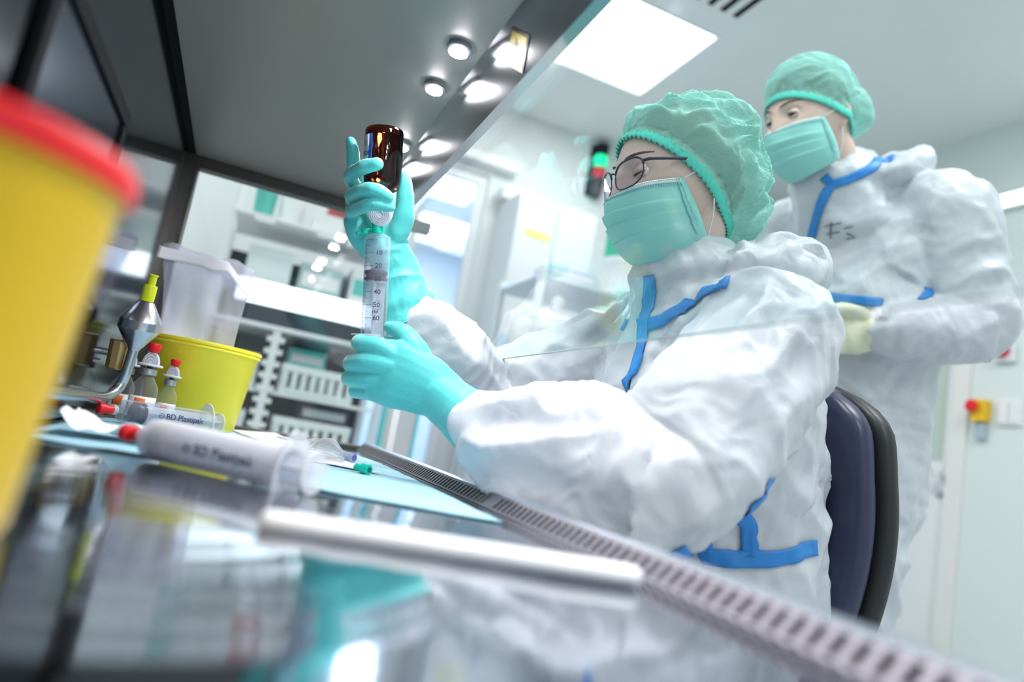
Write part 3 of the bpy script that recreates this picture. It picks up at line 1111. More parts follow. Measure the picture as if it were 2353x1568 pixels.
MB().slab(blist, 36, 18, .0006).build('clear_film', mat('blister_film', (.88, .9, .95), .08, fac=.16, ior=1.5, bump=('crease', 45, .6, .004)), pk, smooth=True)
tb = thing('tubing_connector', 'violet-tinted clear tubing connector on the white pouch', 'connector', (1.02, -0.1726, 0.79))
c0 = Vector((0.9771, -0.1654, 0.7925))
dx = Vector((-.80, -.58, .0)).normalized()
MB().lathe([(.0040, -.012), (.0058, -.011), (.0058, .006), (.0066, .007), (.0066, .011), (.0040, .0115)], c0, dx, 20).build('connector_body', mat('violet_clear', (.55, .50, .85), .2, fac=.5), tb, smooth=True, auto=40)
MB().lathe([(.0030, .0112), (.0044, .0118), (.0030, .0124)], c0, dx, 16).build('violet_ring', mat('violet_ring', (.30, .22, .70), .4), tb, smooth=True, auto=40)
MB().tube([c0 - dx * .012, c0 - dx * .05 + Vector((.01, .02, .004)), c0 - dx * .10 + Vector((.03, .03, .006)), c0 - dx * .13 + Vector((.02, .0, .004))], .0020, 10, 6).build('clear_tube', M_clear2, tb, smooth=True)
gb = thing('luer_cap', 'small green luer cap at the tip of the white pouch', 'cap', (0.8791, -0.1724, 0.786))
c0 = Vector((0.8268, -0.1599, 0.7905))
gg = MB().lathe([(.0028, -.013), (.0038, -.012), (.0042, -.002), (.0060, -.001), (.0060, .010), (.0040, .0105)], c0, dx, 20).build('cap_body', M_green, gb, smooth=True, auto=40)
MB().lathe([(.0034, .0102), (.0034, .0108), (.0015, .0109)], c0, dx, 16).build('cap_mouth', mat('deep_green', (0, .12, .09), .5), gb, smooth=True, auto=40)

# ---- crumpled white wrapper by the near syringe
cw = thing('paper_wrapper', 'crumpled white paper wrapper beside the near syringe tip', 'wrapper', (.77, .10, ZT + .003))


def crump(u, v):
    x = .735 + .085 * v + .02 * u
    y = .140 - .085 * u
    h = .010 + .014 * noise.noise(Vector((u * 2.2, v * 2.2, 4))) + .005 * noise.noise(Vector((u * 5, v * 5, 9)))
    if u < .2:
        h += .012 * (1 - u / .2)
    return Vector((x, y, ZT + .0035 + max(0, h))), Vector((0, 0, 1))


MB().slab(crump, 30, 22, .0007).build('crumpled_sheet', M_paper, cw, smooth=True)
# ------------------------------------------------------------------ people: shared builders
M_skin = mat('skin', (.76, .56, .49), .5, sss=.15, bump=('noise', 300, .08, .0006))
M_skin2 = mat('skin_lighter', (.73, .53, .45), .5, sss=.15)
M_tyvek = mat('white_coverall', (.61, .64, .69), .42, bump=('crease', 19, .26, .004), sheen=.1)
M_tape = mat('blue_tape', (.03, .25, .68), .45, bump=('noise', 70, .3, .002))
M_glove = mat('teal_nitrile', (.085, .56, .55), .5, bump=('crease', 60, .10, .0015), sheen=.3)
M_glove2 = mat('pale_latex', (.78, .80, .60), .5, bump=('noise', 60, .3, .002))
M_mask = mat('mask_teal', (.32, .72, .68), .75, bump=('noise', 160, .15, .0006))
M_maskw = mat('mask_white', (.78, .84, .84), .75)
M_hair = mat('dark_brown_hair', (.07, .045, .03), .55, bump=('noise', 120, .5, .002))
M_hair2 = mat('ash_brown_hair', (.22, .17, .12), .55, bump=('noise', 120, .5, .002))
M_cap = mat('teal_nonwoven', (.44, .88, .78), .65, fac=.43, ior=1.25, tint=(.80, 1, .95), bump=('crease', 38, .35, .003))
M_capb = mat('teal_elastic', (.10, .66, .54), .7)
M_eye = mat('eye_white', (.75, .74, .72), .2)
M_iris = mat('iris_dark', (.05, .04, .04), .15)
M_brow = mat('eyebrow_hair', (.12, .08, .06), .7)
M_glframe = mat('violet_black_frame', (.035, .03, .06), .35, .3)
M_ink = mat('dark_ink', (.05, .05, .09), .6)


def ridged(p):
    return 1 - abs(noise.noise(p)) * 2


def wrinkle(me, limbs, a_along=.004, a_ring=.004, a_free=.004, seed=0., sc=1., a_fine=0.):
    """folds of loose cloth: along the limb, across it near the ends and bends, and free creases.
    limbs: list of (A, B, ring_weight_at_A, ring_weight_at_B)"""
    L = [(Vector(a), Vector(b), ra, rb) for a, b, ra, rb in limbs]
    S = Vector((seed, seed * 2.3, -seed))
    out = np.empty(len(me.vertices) * 3)
    me.vertices.foreach_get('co', out)
    nrm = np.empty(len(me.vertices) * 3)
    me.vertices.foreach_get('normal', nrm)
    out = out.reshape(-1, 3)
    nrm = nrm.reshape(-1, 3)
    N_ = len(out)
    bd = np.full(N_, 1e9)
    bq = np.zeros((N_, 3))
    bax = np.zeros((N_, 3))
    bal = np.zeros(N_)
    brw = np.zeros(N_)
    for a, b, ra, rb in L:
        A_ = np.array(a)
        ab = np.array(b) - A_
        ln = np.linalg.norm(ab)
        t = np.clip(((out - A_) @ ab) / ln ** 2, 0, 1)
        q = A_ + t[:, None] * ab
        d = ((out - q) ** 2).sum(1)
        m = d < bd
        bd[m] = d[m]
        bq[m] = q[m]
        bax[m] = ab / ln
        bal[m] = ((out - A_) @ (ab / ln))[m]
        brw[m] = (ra + (rb - ra) * t)[m]
    off = out - bq
    off -= bax * (off * bax).sum(1)[:, None]
    for i in range(N_):
        p = Vector(out[i])
        ax = Vector(bax[i])
        of = Vector(off[i])
        al = bal[i]
        wv = noise.noise(p * 6 * sc + S)
        w2 = noise.noise(p * 15 * sc - S)
        s1 = ridged(ax * (al * 7 * sc + wv * .5) + of * (17 * sc) + S)
        s2 = ridged(ax * (al * 23 * sc + wv * 1.8) + of * (7 * sc) + S * 1.7)
        s3 = ridged(Vector((p.x * 13 + p.z * 9, p.y * 13 - p.z * 6, p.z * 7)) * sc + Vector((wv, wv, 0)) + S)
        s4 = ridged(Vector((p.x * 36, p.y * 36, p.z * 28)) * sc + Vector((w2, wv, w2)) * 1.8 + S * 3)
        h = a_along * (s1 - .5) + a_ring * brw[i] * (s2 - .5) + a_free * (s3 - .5) + a_fine * (s4 - .5)
        out[i] += nrm[i] * h
    me.vertices.foreach_set('co', out.ravel())
    me.update()


def bvh_of(me):
    vs = [v.co.copy() for v in me.vertices]
    return BVHTree.FromPolygons(vs, [tuple(p.vertices) for p in me.polygons])


def tape(bvh, pts, width, name, parent, material, lift=.0022, th=.0014, face=None):
    """strip stuck on a surface along a path of world points"""
    P = [Vector(p) for p in pts]
    path = []
    for i in range(len(P) - 1):
        n = max(2, int((P[i + 1] - P[i]).length / .006))
        for k in range(n):
            path.append(P[i].lerp(P[i + 1], k / n))
    path.append(P[-1])
    snapped = []
    for p in path:
        loc, nr, ix, ds = bvh.find_nearest(p)
        snapped.append((loc, nr))
    rows = []
    m = len(snapped)
    for i in range(m):
        a = snapped[max(i - 3, 0)][0]
        b = snapped[min(i + 3, m - 1)][0]
        t = (b - a).normalized()
        nv = sum((snapped[j][1] for j in range(max(0, i - 4), min(m, i + 5))), Vector()).normalized()
        s = nv.cross(t).normalized()
        row = []
        for k in range(5):
            q = snapped[i][0] + s * width * (k / 4 - .5)
            loc, n2, ix, ds = bvh.find_nearest(q)
            row.append((loc + n2 * lift, n2))
        rows.append(row)
    return MB().slab(lambda u, v: rows[round(v * (m - 1))][round(u * 4)], 5, m, -th).build(name, material, parent, smooth=True)


class Head:
    """head, neck and face in a local frame: x right, y forward, z up"""

    def __init__(s, c, fwd, up=(0, 0, 1), k=1.0):
        F = Vector(fwd).normalized()
        X = F.cross(Vector(up)).normalized()
        U = X.cross(F)
        s.c = Vector(c)
        s.k = k
        s.M = Matrix(((X.x, F.x, U.x), (X.y, F.y, U.y), (X.z, F.z, U.z)))

    def w(s, p):
        return s.c + s.M @ (Vector(p) * s.k)

    def surf(s, sx, sy, sz):
        x, y, z = .073 * sx, .098 * sy, .117 * sz
        t = min(1, max(0, (-z - .01) / .1))
        x *= 1 - .30 * t
        if sy < 0:
            y *= 1 - .40 * t
        else:
            y += .006 * t
        if sy > 0:
            ax = abs(x)
            nz = 0
            if -.052 < z < .022:
                if z > -.036:
                    nz = .003 + .018 * ((.022 - z) / .058) ** 1.3
                else:
                    nz = .021 * max(0, (z + .052) / .016)
            wd = .0085 + .008 * min(1, max(0, (.02 - z) / .06))
            y += nz * math.exp(-(x / wd) ** 2)
            y -= .011 * math.exp(-((ax - .031) / .015) ** 2 - ((z - .004) / .011) ** 2)
            y += .0045 * math.exp(-((ax - .028) / .022) ** 2 - ((z - .024) / .008) ** 2)
            y += .004 * math.exp(-((ax - .045) / .014) ** 2 - ((z + .025) / .014) ** 2)
            y += .006 * math.exp(-(x / .02) ** 2 - ((z + .072) / .012) ** 2)
        return x, y, z

    def skull(s, mb, scale=1.0):
        def fn(u, v):
            a = u * 2 * math.pi
            b = (v - .5) * math.pi * .998
            sx, sy, sz = math.cos(b) * math.cos(a), math.cos(b) * math.sin(a), math.sin(b)
            return s.w(Vector(s.surf(sx, sy, sz)) * scale)
        nu, nv = 110, 90
        mb.grid(fn, nu, nv, True)
        mb.f.append(tuple(range(len(mb.v) - nu * nv, len(mb.v) - nu * nv + nu))[::-1])
        mb.f.append(tuple(range(len(mb.v) - nu, len(mb.v))))
        return mb

    def ear(s, mb, sd):
        pts = []
        for k in range(9):
            a = math.radians(-120 + k * 30)
            pts.append(s.w((sd * (.074 + .008 * math.sin((k / 8) * math.pi)), -.010 - .016 * math.sin(a + .2) * .9 - .004, .004 + .030 * math.cos(a) - .004)))
        pts = [s.w((sd * (.067 + .007 * math.sin(max(0, math.pi * i / 8))), -.012 - .017 * math.sin(math.pi * i / 8), .028 - .058 * i / 8)) for i in range(9)]
        mb.tube(pts, [.005, .006, .0065, .0065, .006, .0055, .0055, .006, .005], 8, 3)
        mb.tube([s.w((sd * .066, -.010, .022)), s.w((sd * .070, -.020, .002)), s.w((sd * .066, -.008, -.024))], [.006, .008, .006], 8, 4)
        return mb


def build_eye(H, root, sd, lid, look, iris):
    c = Vector((sd * .030, .0755, .003))
    mb = MB()
    ey = MB().lathe([(.0125 * math.sin(math.pi * k / 12) + 1e-5, -.0125 * math.cos(math.pi * k / 12)) for k in range(13)], H.w(c), H.M @ Vector(look), 20).build('eyeball', M_eye, root, smooth=True)
    MB().lathe([(.0068 * math.cos(a) + 1e-5, .0108 + .0022 * math.sin(a)) for a in [k * math.pi / 10 for k in range(6)]], H.w(c), H.M @ Vector(look), 18).build('iris', M_iris, ey, smooth=True)
    # upper lid: part of a sphere shell from the socket top down to the lid angle; lower lid likewise
    for nm, a0, a1 in (('upper_eyelid', math.radians(80), lid), ('lower_eyelid', math.radians(-75), math.radians(-24))):
        def fn(u, v):
            b = (u - .5) * math.radians(140)
            ae = -.20 + (a1 + .20) * max(0., math.cos(b * 90 / 72))
            a = a0 + (ae - a0) * v
            d = Vector((math.sin(b), math.cos(b) * math.cos(a), math.sin(a) * (.35 + .65 * math.cos(b))))
            d.normalize()
            return H.w(c + d * .0138), H.M @ d
        MB().slab(fn, 15, 6, .0012).build(nm, M_skin, root, smooth=True)
    # lashes edge
    pts = []
    for k in range(9):
        b = (k / 8 - .5) * math.radians(130)
        le = -.20 + (lid + .20) * max(0., math.cos(b * 90 / 72))
        d = Vector((math.sin(b), math.cos(b) * math.cos(le), math.sin(le) * (.35 + .65 * math.cos(b))))
        pts.append(H.w(c + d.normalized() * .0143))
    MB().tube(pts, [.0004] + [.0009] * 7 + [.0004], 6, 2).build('eyelashes', M_brow, root, smooth=True)


def eyebrow(H, root, sd):
    pts, bv = [], None
    for k in range(7):
        x = .012 + .038 * k / 6
        sx = x / .073
        z = .022 + .006 * math.sin(k / 6 * 2.2)
        sz = z / .117
        sy = math.sqrt(max(0, 1 - sx * sx - sz * sz))
        q = Vector(H.surf(sx * sd, sy, sz))
        pts.append(H.w(q + Vector((0, .0005, 0))))
    MB().tube(pts, [.0008, .0018, .0021, .0020, .0017, .0013, .0006], 8, 3).build('eyebrow', M_brow, root, smooth=True)


def build_mask(H, root):
    def prof(v):
        def ip(xs, ys):
            return float(np.interp(v, xs, ys))
        K = (0, .18, .4, .7, .88, 1)
        return (ip(K, (.108, .117, .118, .106, .084, .058)), ip(K, (-.022, -.036, -.058, -.092, -.116, -.132)),
                ip(K, (.066, .068, .070, .068, .064, .058)), ip(K, (.036, .030, .022, .010, .002, -.004)), ip(K, (-.012, -.026, -.046, -.070, -.086, -.098)))

    def fn(uu, v, lift=0.):
        u = uu * 2 - 1
        yf, zf, wx, ys, zs = prof(v)
        a = u * math.pi / 2
        c = math.cos(a)
        s_ = abs(u) ** 1.5
        pl = 0
        for v0 in (.34, .52, .70):
            t = (v - v0) / .16
            if 0 <= t < 1:
                pl += (1 - t) * .0045 * (1 - u * u) ** .5
        fold = .0016 * math.sin(u * 9 + v * 5) * (1 - u * u)
        y = ys + (yf - ys) * max(0, c) ** .95 + pl + fold + lift
        z = zf + (zs - zf) * s_
        x = wx * math.sin(a) * (1 + .05 * c)
        return H.w((x, y, z))

    def pn(u, v, lift=0.):
        e = .01
        p = fn(u, v, lift)
        a = fn(min(1, u + e), v) - fn(max(0, u - e), v)
        b = fn(u, min(1, v + e)) - fn(u, max(0, v - e))
        n = b.cross(a)
        if n.dot(H.M @ Vector((0, 1, 0))) < 0:
            n = -n
        return p, n.normalized()
    mk = MB().slab(pn, 49, 60, .0012).build('face_mask', M_mask, root, smooth=True)
    # pale bound edges with stitched lines
    for nm, uv in (('top_binding', lambda s_, t: (s_, t * .085)), ('side_binding', lambda s_, t: (t * .05, s_)), ('side_binding', lambda s_, t: (1 - t * .05, s_))):
        def f2(s_, t):
            p, n = pn(*uv(s_, t))
            return p + n * .0007, n
        MB().slab(f2, 49, 4, .0007).build(nm, M_maskw if nm == 'top_binding' else M_mask, mk, smooth=True)
    mbs = MB()
    for vv in (.03, .10, .12, .14):
        for i in range(70):
            u = .03 + .94 * i / 70
            p, n = pn(u, vv)
            p2, n2 = pn(u + .007, vv)
            if (p2 - p).length > 1e-6:
                mbs.obox((p + p2) / 2 + n * .0016, (p2 - p) / 2, n * .0003, (p2 - p).normalized().cross(n) * .00035)
    for u0 in (.03, .05, .95, .97):
        for i in range(44):
            v = .12 + .85 * i / 44
            p, n = pn(u0, v)
            p2, n2 = pn(u0, v + .011)
            mbs.obox((p + p2) / 2 + n * .0016, (p2 - p) / 2, n * .0003, (p2 - p).normalized().cross(n) * .00035)
    mbs.build('stitching', mat('stitch_teal', (.10, .42, .42), .8), mk, kind='stuff')
    for sd, u in ((-1, 0), (1, 1)):
        a, _ = pn(u, .02)
        b, _ = pn(u, .97)
        top = H.w((sd * .072, .000, .008))
        low = H.w((sd * .068, -.012, -.030))
        MB().tube([a, a.lerp(top, .5) + H.M @ Vector((sd * .006, 0, 0)), top], .0011, 8, 4).build('ear_loop', M_maskw, mk, smooth=True)
        MB().tube([b, b.lerp(low, .5) + H.M @ Vector((sd * .006, 0, 0)), low], .0011, 8, 4).build('ear_loop', M_maskw, mk, smooth=True)
    return mk


def build_cap(H, root, blobs, py0, pz0, slope, headbvh, amp=.005, seed=1., brim_r=.0035, teeth=70):
    """bouffant cap: union of soft ellipsoids, cut by a tilted plane through (y=py0, z=pz0) rising with slope; gathered onto an elastic brim"""
    mb = MB()
    for c, r in blobs:
        def fn(u, v):
            a, b = u * 2 * math.pi, (v - .5) * math.pi * .99
            return H.w((c[0] + r[0] * math.cos(b) * math.cos(a), c[1] + r[1] * math.cos(b) * math.sin(a), c[2] + r[2] * math.sin(b)))
        n0 = len(mb.v)
        mb.grid(fn, 40, 26, True)
        mb.f.append(tuple(range(n0, n0 + 40))[::-1])
        mb.f.append(tuple(range(len(mb.v) - 40, len(mb.v))))
    me = fuse(mb, .0032, 8)
    MI = H.M.transposed()
    S = Vector((seed, -seed, seed * 2))
    pc = Vector((0, -.005, pz0 + slope * (-.005 - py0)))       # centre of the brim plane
    nrmv = Vector((0, -slope, 1)).normalized()
    loc = [MI @ (v.co - H.c) / H.k for v in me.vertices]
    nloc = [MI @ v.normal for v in me.vertices]
    bm = bmesh.new()
    bm.from_mesh(me)
    bm.verts.ensure_lookup_table()
    kill = []
    for i, v in enumerate(bm.verts):
        p = loc[i]
        f = (p - pc).dot(nrmv)
        if f < -.0005:
            kill.append(v)
            continue
        d = p - pc - nrmv * f
        ang = math.atan2(d.x, d.y)
        g = max(0., 1 - f / .05)
        # gather pleats close to the brim, loose creases elsewhere
        wv = noise.noise(p * 16 + S)
        pleat = math.sin(ang * 34 + wv * 3 + f * 30) * .0013 * g
        cr = (ridged(Vector((p.x * 16, p.y * 13, p.z * 22)) + Vector((wv, wv, wv)) * 1.1 + S) - .5) * amp * (1 - .7 * g)
        cr += (ridged(Vector((p.x * 34, p.y * 30, p.z * 46)) + Vector((wv, 0, wv)) * 1.5 + S * 2) - .5) * amp * .45 * (1 - .7 * g)
        cr += (ridged(Vector((p.x * 75, p.y * 60, p.z * 85)) + Vector((wv, wv, wv)) * 2.5 + S * 3) - .5) * amp * .20
        p = p + nloc[i] * (cr + pleat)
        # pull in to the head at the brim
        hit = headbvh.ray_cast(H.w(pc), (H.M @ d).normalized())
        if hit[0] is not None and d.length > 1e-4:
            rt = (hit[0] - H.w(pc)).length / H.k + .005
            s_ = max(0., 1 - f / .040)
            s_ = s_ * s_ * (3 - 2 * s_)
            r0 = d.length
            p = p + d * ((rt - r0) / r0 * s_ if rt < r0 else 0)
        v.co = H.w(p)
    bmesh.ops.delete(bm, geom=kill, context='VERTS')
    bm.to_mesh(me)
    bm.free()
    cap = mesh_obj('hair_cap', me, M_cap, root)
    # ruffled elastic brim
    pts, rads = [], []
    N_ = 240
    for i in range(N_ + 1):
        a = 2 * math.pi * i / N_
        d = Vector((math.sin(a), math.cos(a), slope * math.cos(a))).normalized()
        hit = headbvh.ray_cast(H.w(pc), (H.M @ d).normalized())
        r = (hit[0] - H.w(pc)).length / H.k if hit[0] is not None else .08
        r = min(r, .125)
        q = pc + d * (r + .005)
        pts.append((q, d))
    sm = []
    for i in range(N_):
        acc = Vector()
        for k in range(-5, 6):
            acc += pts[(i + k) % N_][0]
        sm.append((acc / 11, pts[i][1]))
    sm.append(sm[0])

    def rib(u, v):
        i = round(v * N_)
        q, d = sm[i]
        ph = math.sin(i / N_ * 2 * math.pi * teeth)
        off = nrmv * ((u - .62) * .017) + d * (.0022 * ph * abs(u - .6) * 2.4 + .0016 * math.sin(u * 3.1))
        n = d
        return H.w(q + off), H.M @ n
    MB().slab(rib, 7, N_ + 1, .0009).build('elastic_brim', M_capb, cap, smooth=True)
    return cap


def build_hair(H, root, material, py0, pz0, slope):
    mb = MB()
    H.skull(mb, 1.035)
    me = fuse(mb, .004, 2)
    bm = bmesh.new()
    bm.from_mesh(me)
    MI = H.M.transposed()
    nrmv = Vector((0, -slope, 1)).normalized()
    pc = Vector((0, py0, pz0))
    kill = [v for v in bm.verts if (MI @ (v.co - H.c) / H.k - pc).dot(nrmv) < .006]
    bmesh.ops.delete(bm, geom=kill, context='VERTS')
    bm.to_mesh(me)
    bm.free()
    return mesh_obj('hair', me, material, root)


def glasses(H, root):
    g = thing('eyeglasses', None, None, tuple(ORIG[root.name]), parent=root)
    yy, zz, a, b = .108, -.001, .0265, .0185
    for sd in (-1, 1):
        ring = []
        for k in range(40):
            t = 2 * math.pi * k / 40
            ct, st = math.cos(t), math.sin(t)
            x = a * math.copysign(abs(ct) ** .75, ct)
            z = b * math.copysign(abs(st) ** .8, st) * (1.0 if st > 0 else 1.12)
            z += .002 * ct * sd
            xx = sd * .0325 + x
            ring.append(H.w((xx, yy - 4.4 * xx * xx, zz + z)))
        mbr = MB()
        mbr.tube(ring + [ring[0]], .0010, 8, 1, smooth=False)
        top = [ring[k] for k in range(2, 20)]
        mbr.tube(top, .0016, 8, 1, smooth=False)
        mbr.build('rim', M_glframe, g, smooth=True)
        ctr = sum(ring, Vector()) / 40
        fo = H.M @ Vector((0, 1, 0))
        n = len(ring)
        MB().add([p - fo * .0006 for p in ring] + [p + fo * .0006 for p in ring], [tuple(range(n)), tuple(range(2 * n - 1, n - 1, -1))] + [(i, (i + 1) % n, n + (i + 1) % n, n + i) for i in range(n)]).build('lens', pane_mat('coated_lens', (.96, .95, .97), 1.22), g)
        e = sd * .0605
        MB().tube([H.w((e - sd * .002, yy - 4.4 * .0585 ** 2, zz + .010)), H.w((e + sd * .006, yy - .021, zz + .0105)), H.w((sd * .0695, yy - .032, zz + .011)), H.w((sd * .0735, .052, zz + .012)), H.w((sd * .0740, .035, zz + .013)), H.w((sd * .0735, .020, zz + .013))],
                  [(.0011, .0022)] * 3 + [(.0010, .0020)] * 3, 8, 4, ref=H.M @ Vector((1, 0, 0))).build('temple', M_glframe, g, smooth=True)
        MB().tube([H.w((sd * .0085, .101, -.006)), H.w((sd * .011, .094, -.010))], [.0008, .0022], 8, 2).build('nose_pad', mat('clear_pad', (.7, .7, .72), .2, fac=.4), g, smooth=True)
    MB().tube([H.w((-.0075, yy, .004)), H.w((0, yy + .002, .007)), H.w((.0075, yy, .004))], .0013, 8, 4).build('bridge', M_glframe, g, smooth=True)
    return g


def hand_skin(fingers, palm, extra, voxel=.0017, smooth=3):
    """fingers: list of (points, radii); palm: list of (points, [(r_ref,r_other)...], ref)"""
    mb = MB()
    for pts, rad in fingers:
        mb.tube(pts, rad, 14, 5)
    for pts, rad, ref in palm:
        mb.tube(pts, rad, 20, 5, ref=ref)
    for pts, rad, ref in extra:
        mb.tube(pts, rad, 24, 6, ref=ref)
    return fuse(mb, voxel, smooth)


# ------------------------------------------------------------------ seated worker
wr = thing('person', 'seated person in white coverall, teal cap, mask and glasses drawing up a syringe', 'person', (.82, -.62, .46))
HW = Head((.824, -.534, 1.266), (.06, .97, -.20))
mb = MB()
HW.skull(mb)
mb.tube([HW.w((0, -.020, -.045)), (.826, -.556, 1.150), (.826, -.585, 1.06), (.826, -.60, .96)], [.056, .054, .058, .075], 24, 6)
me = fuse(mb, .0026, 2)
headbvh = bvh_of(me)
body = mesh_obj('head', me, M_skin, wr)
for sd in (-1, 1):
    build_eye(HW, body, sd, math.radians(-16), (0, .90, -.42), M_iris)
    eyebrow(HW, body, sd)
build_hair(HW, wr, M_hair2, .090, .082, .93)
build_cap(HW, wr, [((0, -.016, .034), (.098, .108, .096)), ((0, -.062, -.010), (.088, .074, .098)), ((0, .02, .058), (.080, .07, .066)), ((0, -.045, .06), (.088, .074, .075))], .094, .076, .95, headbvh, amp=.011, seed=3.1)
build_mask(HW, wr)
glasses(HW, wr)

LS, LE, LW = Vector((0.6641, -0.5906, 1.035)), Vector((0.6236, -0.4258, 0.8368)), Vector((0.7573, -0.2795, 0.8609))
RS, RE, RW = Vector((0.9983, -0.5915, 1.043)), Vector((0.9988, -0.3564, 0.9269)), Vector((0.9185, -0.2171, 0.9854))
mb = MB()
X_ = (1, 0, 0)
mb.tube([(.82, -.66, .47), (.82, -.665, .60), (.82, -.655, .72), (.82, -.64, .85), (.824, -.615, .97), (.826, -.595, 1.055), (.826, -.582, 1.10), (.826, -.570, 1.128)],
        [(.20, .165), (.195, .16), (.175, .15), (.180, .142), (.190, .128), (.165, .108), (.105, .090), (.080, .078)], 40, 6, ref=X_)
# left sleeve, ballooning over the glove
mb.tube([LS + Vector((.05, 0, .0)), LS, LS.lerp(LE, .5) + Vector((0, -.012, 0)), LE, LE.lerp(LW, .45) + Vector((0, .0, .002)), LE.lerp(LW, .74) + Vector((0, .004, -.006)), LE.lerp(LW, .93) + Vector((0, 0, -.004)), LW + (LW - LE).normalized() * .004],
        [.075, .082, .086, .082, .080, .073, .058, .040], 28, 6)
mb.tube([RS + Vector((-.06, 0, 0)), RS, RS.lerp(RE, .5), RE, RE.lerp(RW, .5), RE.lerp(RW, .85), RW], [.07, .078, .066, .058, .056, .050, .042], 28, 6)
mb.tube([LS + Vector((.03, .01, .028)), (.826, -.60, 1.075), RS + Vector((-.03, .01, .025))], [.058, .070, .058], 24, 6)
# collar ring and the hood bunched behind the neck
ring = []
for k in range(17):
    a = 2 * math.pi * k / 16
    ring.append((.824 + .070 * math.sin(a), -.590 + .078 * math.cos(a), 1.140 - .018 * math.cos(a)))
mb.tube(ring, [.022] * 17, 14, 4)
mb.tube([(.728, -.575, 1.125), (.722, -.660, 1.150), (.770, -.722, 1.172), (.840, -.735, 1.175), (.915, -.700, 1.160), (.925, -.600, 1.130)], [(.022, .030), (.036, .040), (.042, .046), (.042, .050), (.036, .044), (.022, .030)], 18, 6)
mb.tube([(.740, -.600, 1.155), (.760, -.680, 1.185), (.83, -.71, 1.195), (.90, -.66, 1.18)], [.020, .028, .030, .022], 16, 6)
# thighs, shins, feet
for x_ in (.725, .915):
    mb.tube([(x_, -.66, .54), (x_, -.50, .555), (x_, -.27, .555), (x_, -.215, .50), (x_, -.235, .30), (x_, -.25, .12)], [.11, .105, .088, .080, .07, .06], 24, 5)
    mb.tube([(x_, -.275, .055), (x_, -.20, .048), (x_, -.09, .036)], [.048, .046, .034], 18, 4)
me = fuse(mb, .0046, 8)
wrinkle(me, [((.82, -.66, .47), (.82, -.64, .85), .5, .3), ((.82, -.64, .85), (.826, -.58, 1.10), .2, .2), (LS, LE, .3, .7), (LE, LW, .6, .5), (RS, RE, .4, 1.), (RE, RW, 1., .7),
             ((.725, -.66, .54), (.725, -.25, .55), .5, .5), ((.915, -.66, .54), (.915, -.25, .55), .5, .5)], .0100, .0050, .0080, 2., 1.0, .0022)
cbvh = bvh_of(me)
cov = mesh_obj('coverall', me, M_tyvek, wr)


def spot(bvh, d):
    h = bvh.ray_cast(CAM_POS, Vector(d).normalized())
    return h[0]


def tape_seen(bvh, dirs, width, parent, name='tape', material=None):
    pts = [spot(bvh, d) for d in dirs]
    pts = [p for p in pts if p is not None]
    if len(pts) > 1:
        return tape(bvh, pts, width, name, parent, material or M_tape)


tape_seen(cbvh, [(0.8203, -0.5044, 0.2696), (0.8245, -0.5147, 0.2353), (0.8328, -0.5158, 0.201), (0.8375, -0.5203, 0.167), (0.8453, -0.517, 0.1347), (0.8515, -0.513, 0.1084)], .021, cov)
tape_seen(cbvh, [(0.8296, -0.5213, 0.2001), (0.8171, -0.5373, 0.209), (0.8035, -0.551, 0.2255), (0.7833, -0.5693, 0.2498), (0.7573, -0.594, 0.2712)], .018, cov)
tape_seen(cbvh, [(0.731, -0.6823, 0.0108), (0.7425, -0.6695, -0.0228), (0.7431, -0.6672, -0.0521), (0.7372, -0.6696, -0.0906)], .020, cov)
tape_seen(cbvh, [(0.7969, -0.5957, -0.1006), (0.7727, -0.6266, -0.1015), (0.7444, -0.6607, -0.0965), (0.7129, -0.6962, -0.0843), (0.6962, -0.7145, -0.0688), (0.684, -0.7269, -0.0611)], .020, cov)
tape_seen(cbvh, [(0.8448, -0.4948, 0.2038), (0.8501, -0.4922, 0.1875)], .008, cov)

# --- right hand, up on the bottle
F = [([(0.9382, -0.1162, 1.14), (0.9371, -0.0975, 1.158), (0.9231, -0.0829, 1.179), (0.9169, -0.0774, 1.197), (0.9138, -0.072, 1.209)], [.011, .0105, .0098, .009, .0072]),
     ([(0.9404, -0.1171, 1.137), (0.9367, -0.1014, 1.151), (0.9009, -0.0801, 1.155), (0.8635, -0.0856, 1.159), (0.8463, -0.1026, 1.165)], [.011, .0105, .0098, .009, .0078]),
     ([(0.9391, -0.1189, 1.128), (0.9353, -0.1032, 1.135), (0.9024, -0.0859, 1.132), (0.8623, -0.0965, 1.133), (0.8507, -0.1101, 1.133), (0.8476, -0.1258, 1.128)], [.011, .0105, .0098, .0092, .009, .0076]),
     ([(0.9351, -0.1211, 1.114), (0.9326, -0.1067, 1.116), (0.9045, -0.0917, 1.112), (0.8669, -0.1034, 1.115), (0.855, -0.1165, 1.117), (0.8521, -0.1324, 1.117)], [.0105, .010, .0092, .0085, .0082, .007]),
     ([(0.9194, -0.1556, 1.095), (0.903, -0.1596, 1.12), (0.8922, -0.1548, 1.145), (0.8863, -0.1485, 1.163), (0.8833, -0.1429, 1.175)], [.016, .0145, .0118, .0108, .0085])]
PR = Vector(CAM_RIGHT)
palm = [([(0.9318, -0.1524, 1.079), (0.9362, -0.1375, 1.101), (0.9417, -0.125, 1.131), (0.9442, -0.1144, 1.154)], [(.032, .021), (.039, .021), (.041, .017), (.036, .013)], PR),
        ([(0.9238, -0.1377, 1.076), (0.9198, -0.1153, 1.088), (0.9147, -0.1031, 1.102), (0.9246, -0.1055, 1.115)], [.018, .020, .018, .014], None)]
